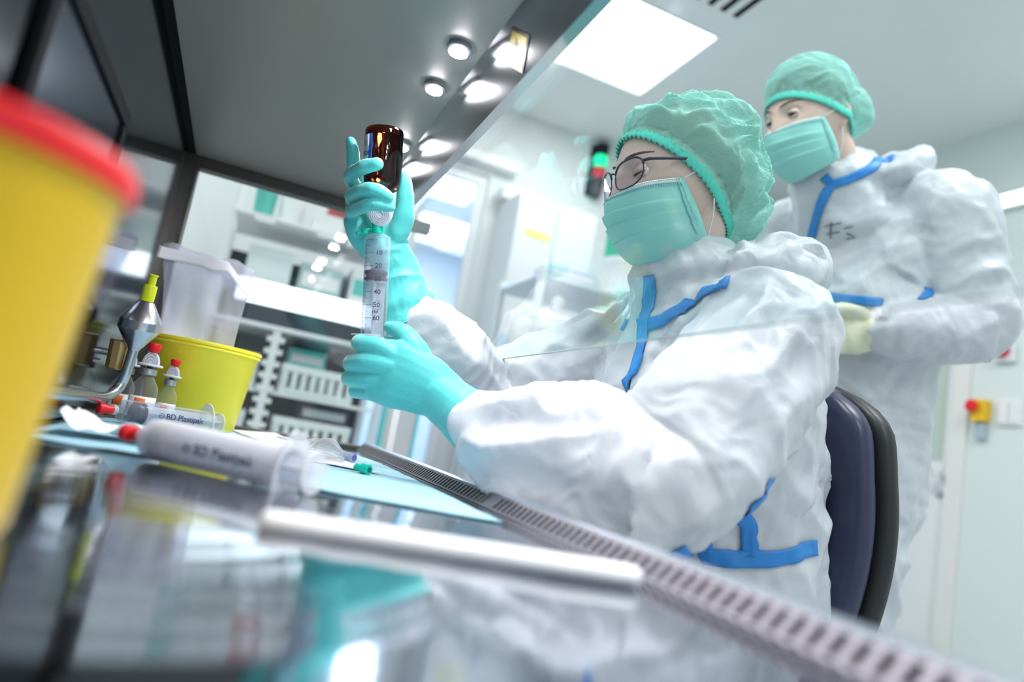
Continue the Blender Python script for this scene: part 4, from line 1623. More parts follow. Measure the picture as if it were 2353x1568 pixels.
fore = [([(0.9319, -0.15, 1.084), (0.9297, -0.1646, 1.063), (0.9284, -0.1794, 1.035), (0.9269, -0.1935, 1.01), (0.9265, -0.2022, 0.9914)], [(.033, .026), (.031, .026), (.035, .030), (.042, .036), (.047, .041)], PR)]
me = hand_skin(F, palm, fore)
wrinkle(me, [((0.9321, -0.1506, 1.081), (0.9265, -0.2022, 0.9914), .6, 1.), ((0.9321, -0.1506, 1.081), (0.9382, -0.1162, 1.14), .3, .0)], .0012, .0044, .0008, 5., 2.0)
g1 = mesh_obj('glove', me, M_glove, wr)
# rolled rim of the cuff
c0, c1 = Vector((0.9269, -0.1995, 0.9958)), Vector((0.9267, -0.2028, 0.9891))
ax = (c1 - c0).normalized()
u_ = (PR - ax * PR.dot(ax)).normalized()
v_ = ax.cross(u_)
MB().tube([c1 + u_ * .0475 * math.cos(a) + v_ * .0415 * math.sin(a) for a in [2 * math.pi * k / 24 for k in range(25)]], .0013, 8, 2).build('cuff_rim', M_glove, g1, smooth=True)

# --- left hand, a fist round the plunger below the barrel
F = [([(0.8302, -0.1818, 0.9248), (0.8423, -0.1537, 0.937), (0.8684, -0.1326, 0.9397), (0.8997, -0.1414, 0.9462), (0.91, -0.1617, 0.9479)], [.0125, .0125, .0108, .0098, .008]),
     ([(0.8269, -0.183, 0.9151), (0.8438, -0.1493, 0.9175), (0.8804, -0.1289, 0.9142), (0.909, -0.1434, 0.9167), (0.9157, -0.1637, 0.9212)], [.0125, .0125, .0110, .0098, .008]),
     ([(0.8308, -0.1892, 0.9028), (0.8518, -0.1532, 0.8987), (0.8909, -0.1317, 0.8958), (0.9159, -0.1474, 0.8977), (0.9184, -0.1666, 0.904)], [.0122, .0122, .0106, .0096, .008]),
     ([(0.8386, -0.1965, 0.8906), (0.858, -0.1658, 0.8836), (0.895, -0.1439, 0.8812), (0.9171, -0.1588, 0.8835), (0.9178, -0.1744, 0.8889)], [.0118, .0115, .0098, .009, .0075]),
     ([(0.8273, -0.2178, 0.9101), (0.8303, -0.1988, 0.9378), (0.845, -0.1859, 0.9578), (0.8586, -0.1755, 0.9657), (0.8708, -0.165, 0.9689)], [.019, .0160, .0128, .0112, .0085])]
UPW = -Vector(CAM_DOWN)
palm = [([(0.8129, -0.2397, 0.8935), (0.8221, -0.2124, 0.9018), (0.8363, -0.1811, 0.9084), (0.8564, -0.1587, 0.911)], [(.031, .024), (.038, .022), (.042, .020), (.040, .015)], UPW + PR * .35)]
fore = [([(0.8167, -0.2291, 0.8952), (0.8002, -0.2494, 0.8819), (0.7772, -0.2669, 0.8682), (0.7563, -0.2838, 0.8566)], [(.031, .027), (.033, .029), (.0365, .033), (.041, .036)], UPW + PR * .6)]
me = hand_skin(F, palm, fore)
wrinkle(me, [((0.8167, -0.2291, 0.8952), (0.7563, -0.2838, 0.8566), .3, .2), ((0.8167, -0.2291, 0.8952), (0.8468, -0.1521, 0.9121), .1, .0)], .0010, .0016, .0008, 7., 1.2)
mesh_obj('glove', me, M_glove, wr)
# ------------------------------------------------------------------ standing worker
mr_ = thing('person', 'standing person in white coverall with pale gloves watching behind the seated worker', 'person', (1.12, -1.25, 0))
HM = Head((1.089, -1.01, 1.642), (-.03, .95, -.30))
mb = MB()
HM.skull(mb)
HM.ear(mb, -1)
HM.ear(mb, 1)
mb.tube([HM.w((0, -.028, -.045)), HM.w((0, -.055, -.100)), (1.115, -1.160, 1.50), (1.125, -1.20, 1.40)], [.056, .055, .058, .075], 24, 6)
me = fuse(mb, .0032, 2)
hbm = bvh_of(me)
body = mesh_obj('head', me, M_skin2, mr_)
for sd in (-1, 1):
    build_eye(HM, body, sd, math.radians(8), (-.15, .95, -.30), M_iris)
    eyebrow(HM, body, sd)
build_hair(HM, mr_, M_hair, .088, .048, .42)
build_cap(HM, mr_, [((0, -.010, .048), (.086, .108, .098)), ((0, -.088, .012), (.072, .062, .074))], .094, .050, .50, hbm, amp=.0045, seed=8.3, teeth=90)
build_mask(HM, mr_)

MLS, MLE, MLW = Vector((0.9577, -1.277, 1.48)), Vector((0.9039, -1.319, 1.24)), Vector((0.9809, -1.165, 1.196))
MRS, MRE, MRW = Vector((1.327, -1.189, 1.484)), Vector((1.336, -1.159, 1.227)), Vector((1.137, -1.124, 1.198))
mb = MB()
tx = (.93, .12, 0)
mb.tube([(1.135, -1.27, .88), (1.14, -1.27, 1.00), (1.14, -1.265, 1.12), (1.14, -1.25, 1.25), (1.14, -1.235, 1.38), (1.135, -1.215, 1.47), (1.125, -1.185, 1.525), (1.115, -1.165, 1.555)],
        [(.165, .135), (.165, .132), (.170, .132), (.190, .138), (.200, .132), (.180, .108), (.105, .090), (.082, .08)], 40, 6, ref=tx)
mb.tube([MLS + Vector((.06, 0, 0)), MLS, MLS.lerp(MLE, .5), MLE, MLE.lerp(MLW, .45), MLE.lerp(MLW, .9), MLW], [.075, .088, .080, .072, .066, .055, .043], 28, 6)
mb.tube([MRS + Vector((-.06, 0, 0)), MRS, MRS.lerp(MRE, .5), MRE, MRE.lerp(MRW, .5), MRW], [.075, .086, .075, .066, .06, .042], 28, 6)
mb.tube([MLS + Vector((.03, .0, .03)), (1.135, -1.215, 1.49), MRS + Vector((-.03, 0, .03))], [.062, .075, .062], 24, 6)
ring = []
for k in range(17):
    a = 2 * math.pi * k / 16
    ring.append((1.105 + .076 * math.sin(a), -1.135 + .092 * math.cos(a), 1.548 - .028 * math.cos(a)))
mb.tube(ring, [.024] * 17, 14, 4)
mb.tube([(1.11, -1.16, 1.46), (1.105, -1.135, 1.51), (1.103, -1.125, 1.54)], [(.11, .095), (.095, .10), (.085, .092)], 28, 6, ref=(1, 0, 0))
mb.tube([(1.005, -1.165, 1.545), (1.02, -1.245, 1.590), (1.11, -1.280, 1.610), (1.20, -1.245, 1.590), (1.215, -1.165, 1.545)], [(.018, .026), (.038, .050), (.044, .058), (.038, .050), (.018, .026)], 18, 6)
for x_, y_ in ((1.075, -1.26), (1.235, -1.26)):
    mb.tube([(x_, y_, .95), (x_, y_, .80), (x_, y_ + .005, .55), (x_, y_, .30), (x_, y_, .10)], [.088, .092, .082, .074, .068], 24, 5)
    mb.tube([(x_, y_ - .02, .055), (x_, y_ + .06, .048), (x_, y_ + .17, .036)], [.05, .048, .036], 18, 4)
me = fuse(mb, .0065, 6)
wrinkle(me, [((1.135, -1.27, .88), (1.14, -1.25, 1.25), .5, .3), ((1.14, -1.25, 1.25), (1.12, -1.18, 1.53), .2, .1), (MLS, MLE, .3, 1.0), (MLE, MLW, 1.0, .6), (MRS, MRE, .3, 1.), (MRE, MRW, 1., .6),
             ((1.075, -1.26, .9), (1.075, -1.26, .1), .5, .6), ((1.235, -1.265, .9), (1.235, -1.265, .1), .5, .6)], .0070, .0045, .0065, 12., .9, .002)
mbv = bvh_of(me)
covm = mesh_obj('coverall', me, M_tyvek, mr_)
tape_seen(mbv, [(0.6518, -0.6377, 0.4104), (0.6473, -0.6486, 0.4004), (0.6563, -0.6473, 0.3876), (0.6662, -0.6494, 0.3667), (0.6778, -0.6547, 0.3346), (0.6879, -0.6577, 0.3071), (0.6976, -0.664, 0.269)], .020, covm)
tape_seen(mbv, [(0.6473, -0.6486, 0.4004), (0.6319, -0.6596, 0.407), (0.6111, -0.6718, 0.4186), (0.5918, -0.6808, 0.4315)], .020, covm)
tape_seen(mbv, [(0.6989, -0.6644, 0.265), (0.6825, -0.6816, 0.264), (0.6563, -0.7075, 0.2621), (0.6264, -0.7349, 0.2597)], .020, covm)
tape_seen(mbv, [(0.5923, -0.7607, 0.2657), (0.5852, -0.7623, 0.2764), (0.5857, -0.7601, 0.2815)], .020, covm)
# pen marks on the chest
for q in ([(0.6637, -0.6605, 0.3512), (0.648, -0.6733, 0.356)], [(0.6635, -0.6655, 0.3418), (0.6518, -0.6752, 0.3455)], [(0.6563, -0.6648, 0.3567), (0.6607, -0.6709, 0.3367)], [(0.6474, -0.6774, 0.3493), (0.6394, -0.6835, 0.3521)], [(0.6464, -0.681, 0.3441), (0.6399, -0.6896, 0.3392), (0.6476, -0.6833, 0.3373)]):
    tape_seen(mbv, q, .0018, covm, 'pen_mark', M_ink)
# hands folded in front, pale gloves
HF = Vector((0, 1, 0))


def simple_hand(wrist, d, side, up):
    d, side, up = Vector(d).normalized(), Vector(side).normalized(), Vector(up).normalized()
    w = Vector(wrist)
    f = []
    for k, (o, l) in enumerate(((.030, .060), (.010, .068), (-.010, .064), (-.028, .050))):
        b = w + d * .085 + side * o
        f.append(([w + d * .05 + side * o * .8, b, b + d * l * .5 + up * -.012, b + d * l * .72 - up * .035, b + d * l * .55 - up * .055], [.012, .0115, .0105, .0098, .008]))
    f.append(([w + d * .02 + side * .025, w + d * .05 + side * .045 - up * .008, w + d * .085 + side * .052 - up * .02, w + d * .105 + side * .045 - up * .028], [.017, .0145, .0118, .009]))
    palm = [([w, w + d * .045, w + d * .085], [(.028, .022), (.040, .019), (.040, .014)], side)]
    return f, palm


f, palm = simple_hand(MLW, (.60, .62, -.10), (0, .2, 1), (.75, -.6, .2))
me = hand_skin(f, palm, [([MLW + (MLE - MLW).normalized() * .06, MLW + (MLE - MLW).normalized() * .02, MLW + Vector((.012, .012, 0))], [.046, .043, .034], None)], .003, 3)
wrinkle(me, [(MLE, MLW, .6, .8)], .002, .003, .001, 3.)
mesh_obj('glove', me, M_glove2, mr_)
f, palm = simple_hand(MRW, (-.70, .45, -.12), (0, .2, 1), (-.55, -.8, .1))
me = hand_skin(f, palm, [([MRW + (MRE - MRW).normalized() * .05, MRW], [.042, .034], None)], .003, 3)
mesh_obj('glove', me, M_glove2, mr_)
# ------------------------------------------------------------------ swivel chair
ch = thing('office_chair', 'dark navy swivel chair with black shell behind the seated worker', 'chair', (.82, -.62, 0))
M_navy = mat('navy_upholstery', (.030, .036, .085), .34, bump=('noise', 250, .1, .0005))
M_shell = mat('black_shell', (.018, .019, .022), .42, bump=('noise', 400, .15, .0005))


def backsec(z):
    """half width, centre y of the cushion front at a height"""
    t = (z - .60) / (1.015 - .60)
    hw = .150 + .035 * math.sin(math.pi * min(1, max(0, t * .85 + .05)))
    if t > .82:
        k = (t - .82) / .18
        hw *= math.sqrt(max(0.02, 1 - (k * .88) ** 2))
    yc = -.735 - .030 * math.sin(math.pi * t) - .05 * max(0, t - .7) + .01
    return hw, yc


def backpart(y_off0, y_off1, grow, name, material):
    mb = MB()
    nz = 28
    zs = [.58 + (1.015 + grow * .6 - .58) * k / (nz - 1) for k in range(nz)]
    rings = []
    for i, z in enumerate(zs):
        hw, yc = backsec(min(1.015, z))
        hw += grow
        e = 1.0
        ring = []
        th = (y_off0 - y_off1) / 2
        cy = yc + (y_off0 + y_off1) / 2
        ed = .35 if i in (0, nz - 1) else (.8 if i in (1, nz - 2) else 1)
        for k in range(32):
            a = 2 * math.pi * k / 32
            x = .835 + hw * math.copysign(abs(math.cos(a)) ** .35, math.cos(a))
            y = cy + th * ed * math.copysign(abs(math.sin(a)) ** .6, math.sin(a)) - .10 * (x - .835) ** 2 * -3.0
            ring.append((x, y, z))
        rings.append(ring)
    vs = [p for r in rings for p in r]
    fs = [(i * 32 + k, i * 32 + (k + 1) % 32, (i + 1) * 32 + (k + 1) % 32, (i + 1) * 32 + k) for i in range(nz - 1) for k in range(32)]
    fs += [tuple(range(32))[::-1], tuple((nz - 1) * 32 + k for k in range(32))]
    return mb.add(vs, fs).build(name, material, ch, smooth=True, auto=60)


backpart(-.005, -.060, 0., 'back_cushion', M_navy)
backpart(-.050, -.098, .003, 'back_shell', M_shell)
mb = MB()
mb.slab(lambda u, v: ((.815 + .235 * math.copysign(abs(2 * u - 1) ** .9, 2 * u - 1), -.745 + .44 * v, .455 - .02 * abs(2 * u - 1) ** 3 - .025 * max(0, v - .7) / .3 * v), (0, 0, 1)), 20, 20, .06)
mb.build('seat_cushion', M_navy, ch, smooth=True, auto=50)
MB().box((.62, -.72, .375), (1.01, -.36, .394)).build('seat_pan', M_shell, ch, bevel=.006)
MB().tube([(.815, -.70, .40), (.815, -.82, .43), (.815, -.845, .55), (.815, -.838, .70)], [(.035, .012)] * 4, 14, 5, ref=(1, 0, 0)).build('back_bracket', M_shell, ch, smooth=True)
MB().lathe([(.030, .10), (.030, .24), (.020, .245), (.020, .376)], (.815, -.56, 0), (0, 0, 1), 24).build('gas_post', M_chrome, ch, smooth=True, auto=40)
for k in range(5):
    a = 2 * math.pi * k / 5 + .5
    d = Vector((math.cos(a), math.sin(a), 0))
    c0 = Vector((.815, -.56, .10))
    leg = MB().tube([c0 + Vector((0, 0, .01)), c0 + d * .15, c0 + d * .29 + Vector((0, 0, -.02))], [(.022, .016), (.020, .014), (.014, .011)], 12, 4, ref=(0, 0, 1)).build('base_leg', M_shell, ch, smooth=True)
    s = d.cross(Vector((0, 0, 1)))
    MB().lathe([(.018, -.020), (.030, -.018), (.030, .018), (.018, .020)], c0 + d * .29 + Vector((0, 0, -.07)), s, 18).build('caster', M_shell, leg, smooth=True, auto=40)
# ------------------------------------------------------------------ glazed door and the corridor beyond
d2 = struct(MB().box((XF + .02, DY0, 0), (XF + .06, DY0 + .05, DZ)).box((XF + .02, DY1 - .05, 0), (XF + .06, DY1, DZ)).box((XF + .02, DY0 + .05, DZ - .05), (XF + .06, DY1 - .05, DZ)).box((XF + .02, DY0 + .05, 0), (XF + .06, DY1 - .05, .25)).build('door_2', M_white))
MB().box((XF + .035, DY0 + .05, .25), (XF + .043, DY1 - .05, DZ - .05)).build('glass_pane', pane_mat('bluish_pane', (.86, .92, 1.0)), d2)
cl = thing('door_closer', 'pale overhead door closer above the glazed door', 'door closer', (XF, -.86, 2.25))
MB().box((XF - .07, -1.12, 2.235), (XF - .001, -.70, 2.295)).build('closer_body', M_white, cl, bevel=.01)
MB().tube([(XF - .075, -.75, 2.265), (XF - .10, -.60, 2.27), (XF - .05, -.50, 2.29)], .010, 10, 4).build('closer_arm', M_steel, cl, smooth=True)
M_corr = mat('corridor_wall', (.70, .77, .86), .5)
cw_ = MB().box((XF + .1, -2.2, 0), (6.1, -2.1, 2.5)).box((XF + .1, .2, 0), (6.1, .3, 2.5)).box((6.0, -2.1, 0), (6.1, .2, 2.5)).box((XF + .1, -2.1, 2.45), (6.0, .2, 2.5))
struct(cw_.build('wall_corridor', M_corr))
M_glow2 = mat('corridor_light', (1, 1, 1), .4, emis=(.93, .97, 1), estr=4.5)
for lb_, x0, x1, y0, y1 in (('bright corridor ceiling light nearest the glazed door', 4.02, 4.50, -1.19, -.90), ('bright corridor ceiling light farther behind the glazed door', 4.95, 5.70, -1.45, -1.02)):
    t = thing('corridor_light', lb_, 'ceiling light', ((x0 + x1) / 2, (y0 + y1) / 2, 2.42))
    MB().box((x0, y0, 2.425), (x1, y1, 2.4395)).build('diffuser', M_glow2, t)
    MB().box((x0 - .02, y0 - .02, 2.44), (x1 + .02, y1 + .02, 2.449)).build('frame', M_white, t)
area_light('corridor_glow', (4.8, -1.0, 2.40), (0, 0, 0), 1.2, .5, 45, (.92, .96, 1))
t = thing('wall_lamp', 'tall bright strip lamp on the corridor end wall', 'wall lamp', (5.95, -1.72, 1.9))
MB().box((5.955, -1.79, 1.35), (5.985, -1.66, 1.98)).build('diffuser', M_glow2, t, bevel=.01)
MB().box((5.986, -1.81, 1.33), (5.999, -1.64, 2.0)).build('backplate', M_white, t)

# ------------------------------------------------------------------ tall locker, signal tower and notes on the far wall
lk = thing('tall_locker', 'tall white locker with yellow label strip beside the glazed door', 'locker', (3.15, -1.28, 0))
MB().box((3.02, -1.50, .06), (XF - .004, -1.06, 2.06)).build('body', M_white, lk, bevel=.004)
MB().box((3.05, -1.48, 0), (XF - .02, -1.08, .059)).build('plinth', M_steel, lk)
for a, b in ((-1.495, -1.284), (-1.276, -1.065)):
    dr = MB().box((3.0, a, .075), (3.019, b, 2.05)).build('door', mat('locker_door', (.80, .80, .84), .35), lk, bevel=.003)
    MB().tube([(2.985, (-1.30 if a < -1.4 else -1.26), .95), (2.975, (-1.30 if a < -1.4 else -1.26), 1.05), (2.985, (-1.30 if a < -1.4 else -1.26), 1.15)], .006, 10, 4).build('handle', M_chrome, dr, smooth=True)
MB().box((2.9985, -1.26, 1.845), (2.9998, -1.12, 1.885)).build('yellow_label', mat('label_yellow', (.85, .80, .22), .5), lk)
MB().box((2.9985, -1.165, 1.29), (2.9998, -1.085, 1.35)).build('blue_note', mat('note_blue', (.35, .65, .88), .5), lk)
MB().box((2.9985, -1.255, 1.30), (2.9998, -1.178, 1.36)).build('blue_note', MATS['note_blue'], lk)
sg = thing('signal_tower', 'wall signal light with lit green lens above red lens', 'signal light', (XF - .04, -1.58, 2.27))
MB().box((XF - .012, -1.625, 2.27), (XF - .001, -1.535, 2.57)).build('backplate', M_black, sg)
for z0, z1, mm, nm in ((2.50, 2.565, M_black, 'top_cap'), (2.428, 2.498, mat('green_lens', (.0, .55, .25), .3, emis=(0, 1, .42), estr=1.1), 'green_lens'), (2.362, 2.426, mat('red_lens', (.75, .02, .05), .3), 'red_lens'), (2.272, 2.360, mat('dark_base', (.03, .03, .04), .4), 'base')):
    MB().lathe([(.030, z0), (.036, z0 + .003), (.036, z1 - .003), (.030, z1)], (XF - .05, -1.58, 0), (0, 0, 1), 24).build(nm, mm, sg, smooth=True, auto=40)
ns = thing('wall_notice', 'small green notice on the far wall above the white canister', 'notice', (XF - .01, -1.79, 2.0))
MB().box((XF - .010, -1.86, 1.96), (XF - .001, -1.72, 2.10)).build('board', mat('notice_green', (.02, .55, .33), .5), ns, bevel=.002)

# wall device on the door post
wd = thing('wall_device', 'small white wall device on a bracket beside the door closer', 'wall device', (XF - .05, -1.10, 2.0))
MB().box((XF - .11, -1.155, 2.075), (XF - .02, -1.03, 2.135)).build('housing', M_white, wd, bevel=.008)
MB().tube([(XF - .002, -1.09, 2.06), (XF - .06, -1.09, 2.04), (XF - .065, -1.09, 1.98), (XF - .05, -1.12, 1.95)], .010, 10, 5).build('bracket', M_steel, wd, smooth=True)

# ------------------------------------------------------------------ storage rack behind the far end window
RX, RX2, RY0, RY1 = 2.60, 2.95, -.50, .13
M_rackd = mat('rack_back_dark', (.025, .035, .05), .5)
M_basket = mat('basket_white', (.80, .84, .84), .45)
rk = thing('storage_rack', 'white storage rack with dark back panel behind the end window', 'rack', (2.78, -.18, 0))
MB().box((RX2, RY0, .05), (RX2 + .02, RY1, 1.42)).build('back_panel', M_rackd, rk)
for z in (1.505, 1.115, .70, .32):
    MB().box((RX - .01, RY0, z - .016), (RX2, RY1, z)).build('shelf', M_white, rk, bevel=.003)
for y in (RY0 - .012, RY1 + .012):
    for x in (RX + .02, RX2 - .02):
        MB().box((x - .016, y - .012, 0), (x + .016, y + .012, 1.78)).build('upright', M_white, rk, bevel=.002)
# notched support column in the middle
co = MB().box((RX - .006, -.112, .72), (RX + .020, -.086, 1.098))
for k in range(8):
    z = .75 + k * .044
    co.box((RX - .010, -.130, z), (RX + .016, -.112, z + .018)).box((RX - .010, -.086, z), (RX + .016, -.068, z + .018))
co.build('notched_column', M_white, rk)
lbx = MB().box((RX - .03, RY0 + .02, 1.185), (RX + .035, RY1 - .06, 1.262)).build('light_bar', mat('bar_glow', (1, 1, 1), .4, emis=(.80, .88, 1), estr=2.4), rk, bevel=.008)
# price tags on the shelf edge
for y in (.03, -.19, -.37):
    MB().box((RX - .014, y - .035, 1.475), (RX - .0105, y + .035, 1.503)).build('shelf_tag', M_paper, rk)
# wire-slat baskets


def basket(label, x0, x1, y0, y1, z0, z1, n):
    t = thing('slotted_basket', label, 'basket', ((x0 + x1) / 2, (y0 + y1) / 2, z0), 'slotted baskets in the rack')
    f = MB()
    f.box((x0, y0, z0), (x1, y1, z0 + .006))
    f.box((x0, y0, z1 - .028), (x0 + .006, y1, z1)).box((x1 - .006, y0, z0 + .006), (x1, y1, z1)).box((x0, y0, z0 + .006), (x0 + .006, y1, z0 + .02))
    f.box((x0 + .006, y0, z0 + .006), (x1 - .006, y0 + .006, z1)).box((x0 + .006, y1 - .006, z0 + .006), (x1 - .006, y1, z1))
    f.build('tray', M_basket, t, bevel=.001)
    for k in range(n):
        y = y0 + (y1 - y0) * (k + .5) / n
        w = (y1 - y0) / n * .27
        MB().box((x0, y - w, z0 + .021), (x0 + .005, y + w, z1 - .029)).build('slat', M_basket, t)


basket('white slotted basket right of the notched column, upper row', RX, RX + .28, -.41, -.142, .885, .992, 8)
MB().box((RX, RY0, .872), (RX2, RY1, .884)).build('shelf', M_white, rk)
basket('white slotted basket left of the notched column, upper row', RX, RX + .28, -.060, .09, .885, 1.005, 5)
basket('white slotted basket in the lower row of the rack', RX, RX + .28, -.43, -.15, .702, .80, 8)
basket('white slotted basket at lower left of the rack', RX, RX + .28, -.055, .10, .702, .80, 5)
# stored goods in the baskets and on the shelves
def goods(nm, label, lo, hi, mm, cat, group=None, lid=None):
    t = thing(nm, label, cat, ((lo[0] + hi[0]) / 2, (lo[1] + hi[1]) / 2, lo[2]), group)
    MB().box(lo, hi).build('carton' if cat == 'box' else 'body', mm, t, bevel=.004)
    l_ = MB().box((lo[0] - .001, lo[1] + .012, lo[2] + .25 * (hi[2] - lo[2])), (lo[0], hi[1] - .012, lo[2] + .7 * (hi[2] - lo[2]))).build('box_label', lid or M_paper, t)
    return t


M_dkpurple = mat('dark_violet', (.10, .08, .14), .5)
M_teal2 = mat('teal_carton', (.10, .55, .50), .5)
M_palec = mat('pale_carton', (.72, .80, .80), .5)
goods('carton', 'dark violet carton in the lower shelf gap', (RX + .06, -.42, .802), (RX + .24, -.24, .862), M_dkpurple, 'box', lid=M_palec)
goods('carton', 'teal carton behind the slotted basket', (RX + .10, -.30, .993), (RX + .26, -.16, 1.06), M_teal2, 'box')
goods('carton', 'pale carton at the left of the middle shelf', (RX + .05, -.10, 1.265), (RX + .25, .06, 1.40), M_palec, 'box', lid=MATS['mask_white'] if 'mask_white' in MATS else None)
goods('carton', 'grey-teal carton in the centre of the middle shelf', (RX + .05, -.29, 1.265), (RX + .25, -.13, 1.38), mat('greyteal_carton', (.40, .56, .56), .5), 'box')
goods('carton', 'white carton at the right of the middle shelf', (RX + .05, -.47, 1.265), (RX + .25, -.32, 1.41), M_white, 'box', lid=M_teal2)
MB().box((RX - .01, RY0, 1.263), (RX2, RY1, 1.2645)).build('shelf', M_white, rk)
goods('carton', 'white carton under the red flat carton on the top shelf', (RX + .02, -.46, 1.506), (RX + .24, -.27, 1.625), M_white, 'box')
goods('carton', 'red flat carton lying on the white top-shelf carton', (RX + .01, -.46, 1.626), (RX + .25, -.19, 1.672), M_red, 'box')
goods('carton', 'low white carton in the middle of the top shelf', (RX + .02, -.24, 1.506), (RX + .22, -.135, 1.575), M_white, 'box')


def jar(nm, label, x, y, z, r, h, mm, cat):
    t = thing(nm, label, cat, (x, y, z))
    MB().lathe([(r * .8, 0), (r * .85, .002), (r, h * .86), (r * 1.0, h * .88)], (x, y, z), (0, 0, 1), 28).build('body', mm, t, smooth=True, auto=40)
    MB().lathe([(r * 1.05, h * .88), (r * 1.08, h * .89), (r * 1.08, h), (r, h * 1.01)], (x, y, z), (0, 0, 1), 28).build('lid', M_white, t, smooth=True, auto=40)
    return t


jar('tub', 'teal plastic tub on the top shelf of the rack', RX + .10, .045, 1.506, .040, .125, mat('teal_tub', (.12, .55, .48), .4), 'tub')
jar('jug', 'tall white measuring jug on the top shelf of the rack', RX + .10, -.055, 1.506, .050, .150, M_white, 'jug')

# end panel of the rack with teal edging
ep = thing('partition_panel', 'grey-white partition panel with teal edges right of the rack', 'panel', (2.6, -.60, 0))
MB().box((2.58, -.660, 0), (2.62, -.545, 1.10)).build('panel', mat('partition_grey', (.66, .67, .70), .45), ep)
for y in (-.545, -.672):
    MB().box((2.575, y, 0), (2.625, y + .012, 1.11)).build('teal_edge', mat('teal_edge', (.15, .70, .70), .4), ep)

# ------------------------------------------------------------------ steel trolley with bags and a canister
tx0, tx1, ty0, ty1 = 2.235, 2.64, -1.52, -.93
tr = thing('trolley', 'steel shelf trolley holding bags behind the seated worker', 'trolley', (2.4, -1.22, 0))
for x in (tx0, tx1):
    for y in (ty0, ty1):
        MB().lathe([(.016, .06), (.016, 1.50), (.012, 1.505)], (x, y, 0), (0, 0, 1), 16).build('post', mat('trolley_white', (.80, .84, .88), .3), tr, smooth=True, auto=40)
        MB().lathe([(.012, -.014), (.030, -.012), (.030, .012), (.012, .014)], (x, y, .031), (0, 1, 0), 18).build('caster', M_black, tr, smooth=True, auto=40)
for z in (.30, .78, 1.20, 1.475):
    MB().box((tx0 - .012, ty0 - .012, z - .018), (tx1 + .012, ty1 + .012, z)).build('shelf', mat('trolley_steel', (.72, .76, .80), .35, .6), tr, bevel=.004)
jar('canister', 'white lidded canister on top of the steel trolley', 2.45, -1.38, 1.476, .085, .20, M_white, 'canister')
t = goods('carton', 'blue carton on the trolley shelf', (2.26, -1.22, 1.201), (2.45, -.97, 1.34), mat('blue_carton', (.28, .42, .72), .5), 'box')
t = goods('carton', 'pale blue carton at the trolley top edge', (2.26, -1.17, 1.476), (2.42, -.97, 1.53), mat('paleblue_carton', (.55, .66, .82), .5), 'box')


def lump(nm, label, c, r, mm, cat, seed, pn):
    mb = MB()
    c = Vector(c)

    def fn(u, v):
        a, b = u * 2 * math.pi, (v - .5) * math.pi * .99
        d = Vector((math.cos(b) * math.cos(a), math.cos(b) * math.sin(a), math.sin(b)))
        k = 1 + .22 * noise.noise(d * 1.8 + Vector((seed, 0, 0))) + .14 * (ridged_(d * 3.5 + Vector((0, seed, 0))) - .5)
        z = d.z if d.z > 0 else max(d.z, -.62)
        return c + Vector((d.x * r[0] * k, d.y * r[1] * k, z * r[2] * (k if d.z > -.3 else 1)))
    mb.grid(fn, 40, 26, True)
    mb.f.append(tuple(range(40))[::-1])
    mb.f.append(tuple(range(len(mb.v) - 40, len(mb.v))))
    t = thing(nm, label, cat, c - Vector((0, 0, r[2] * .62)))
    mb.build(pn, mm, t, smooth=True)
    top = c + Vector((0, 0, r[2] * .95))
    MB().tube([top, top + Vector((.01, .005, .03)), top + Vector((.03, -.01, .055))], [.018, .012, .022], 12, 4).build('gathered_neck', mm, t, smooth=True)
    return t


lump('laundry_bag', 'translucent green bag on the trolley beside the seated worker', (2.10, -1.20, 1.27), (.10, .15, .13), mat('green_bag', (.45, .78, .68), .5, fac=.6, bump=('crease', 14, .4, .01)), 'bag', 2., 'bag_film')
lump('laundry_bag', 'white cloth bag on the side table behind the raised arm', (1.90, -.86, 1.13), (.11, .15, .13), mat('white_bag', (.82, .83, .86), .5, bump=('crease', 14, .4, .01)), 'bag', 5., 'bag_cloth')
sd = thing('side_table', 'white side table carrying the cloth bag', 'table', (1.95, -1.03, 0))
MB().box((1.70, -1.36, 1.02), (2.185, -.70, 1.048)).build('table_top', M_white, sd, bevel=.004)
for x in (1.73, 2.155):
    for y in (-1.33, -.73):
        MB().box((x - .015, y - .015, 0), (x + .015, y + .015, 1.019)).build('leg', M_steel, sd)
MB().box((2.02, -1.33, 1.05), (2.18, -1.06, 1.19)).build('carton', M_palec, None, bevel=.004, label='pale carton under the green bag on the side table', cat='box', origin=(2.1, -1.2, 1.05))
MB().box((1.80, -.80, 1.05), (1.82, -.74, 1.075)).build('green_sponge', M_green, None, bevel=.004, label='small green block at the edge of the side table', cat='block', origin=(1.81, -.77, 1.05))

# ------------------------------------------------------------------ right wall: door, switches, lamp strip
d1 = struct(MB().box((RX0 + .045, YR - .05, .01), (RX1 - .045, YR - .012, 1.10)).box((RX0 + .045, YR - .05, 1.10), (RX0 + .08, YR - .012, RZ - .045)).box((RX1 - .18, YR - .05, 1.10), (RX1 - .045, YR - .012, RZ - .045)).box((RX0 + .08, YR - .05, 1.90), (RX1 - .18, YR - .012, RZ - .045)).build('door_1', M_white))
MB().box((RX0 + .08, YR - .035, 1.10), (RX1 - .18, YR - .028, 1.90)).build('glass_pane', mat('pale_green_pane', (.72, .84, .74), .15, fac=.55), d1)
MB().tube([(2.035, YR - .012, 1.045), (2.035, YR + .045, 1.045), (2.06, YR + .055, 1.045), (2.19, YR + .055, 1.043)], .010, 12, 5).build('door_handle', M_chrome, d1, smooth=True)
MB().lathe([(.026, 0), (.028, .002), (.028, .008), (.024, .010)], (2.035, YR - .012, 1.045), (0, 1, 0), 24).build('handle_rose', M_chrome, d1, smooth=True, auto=40)
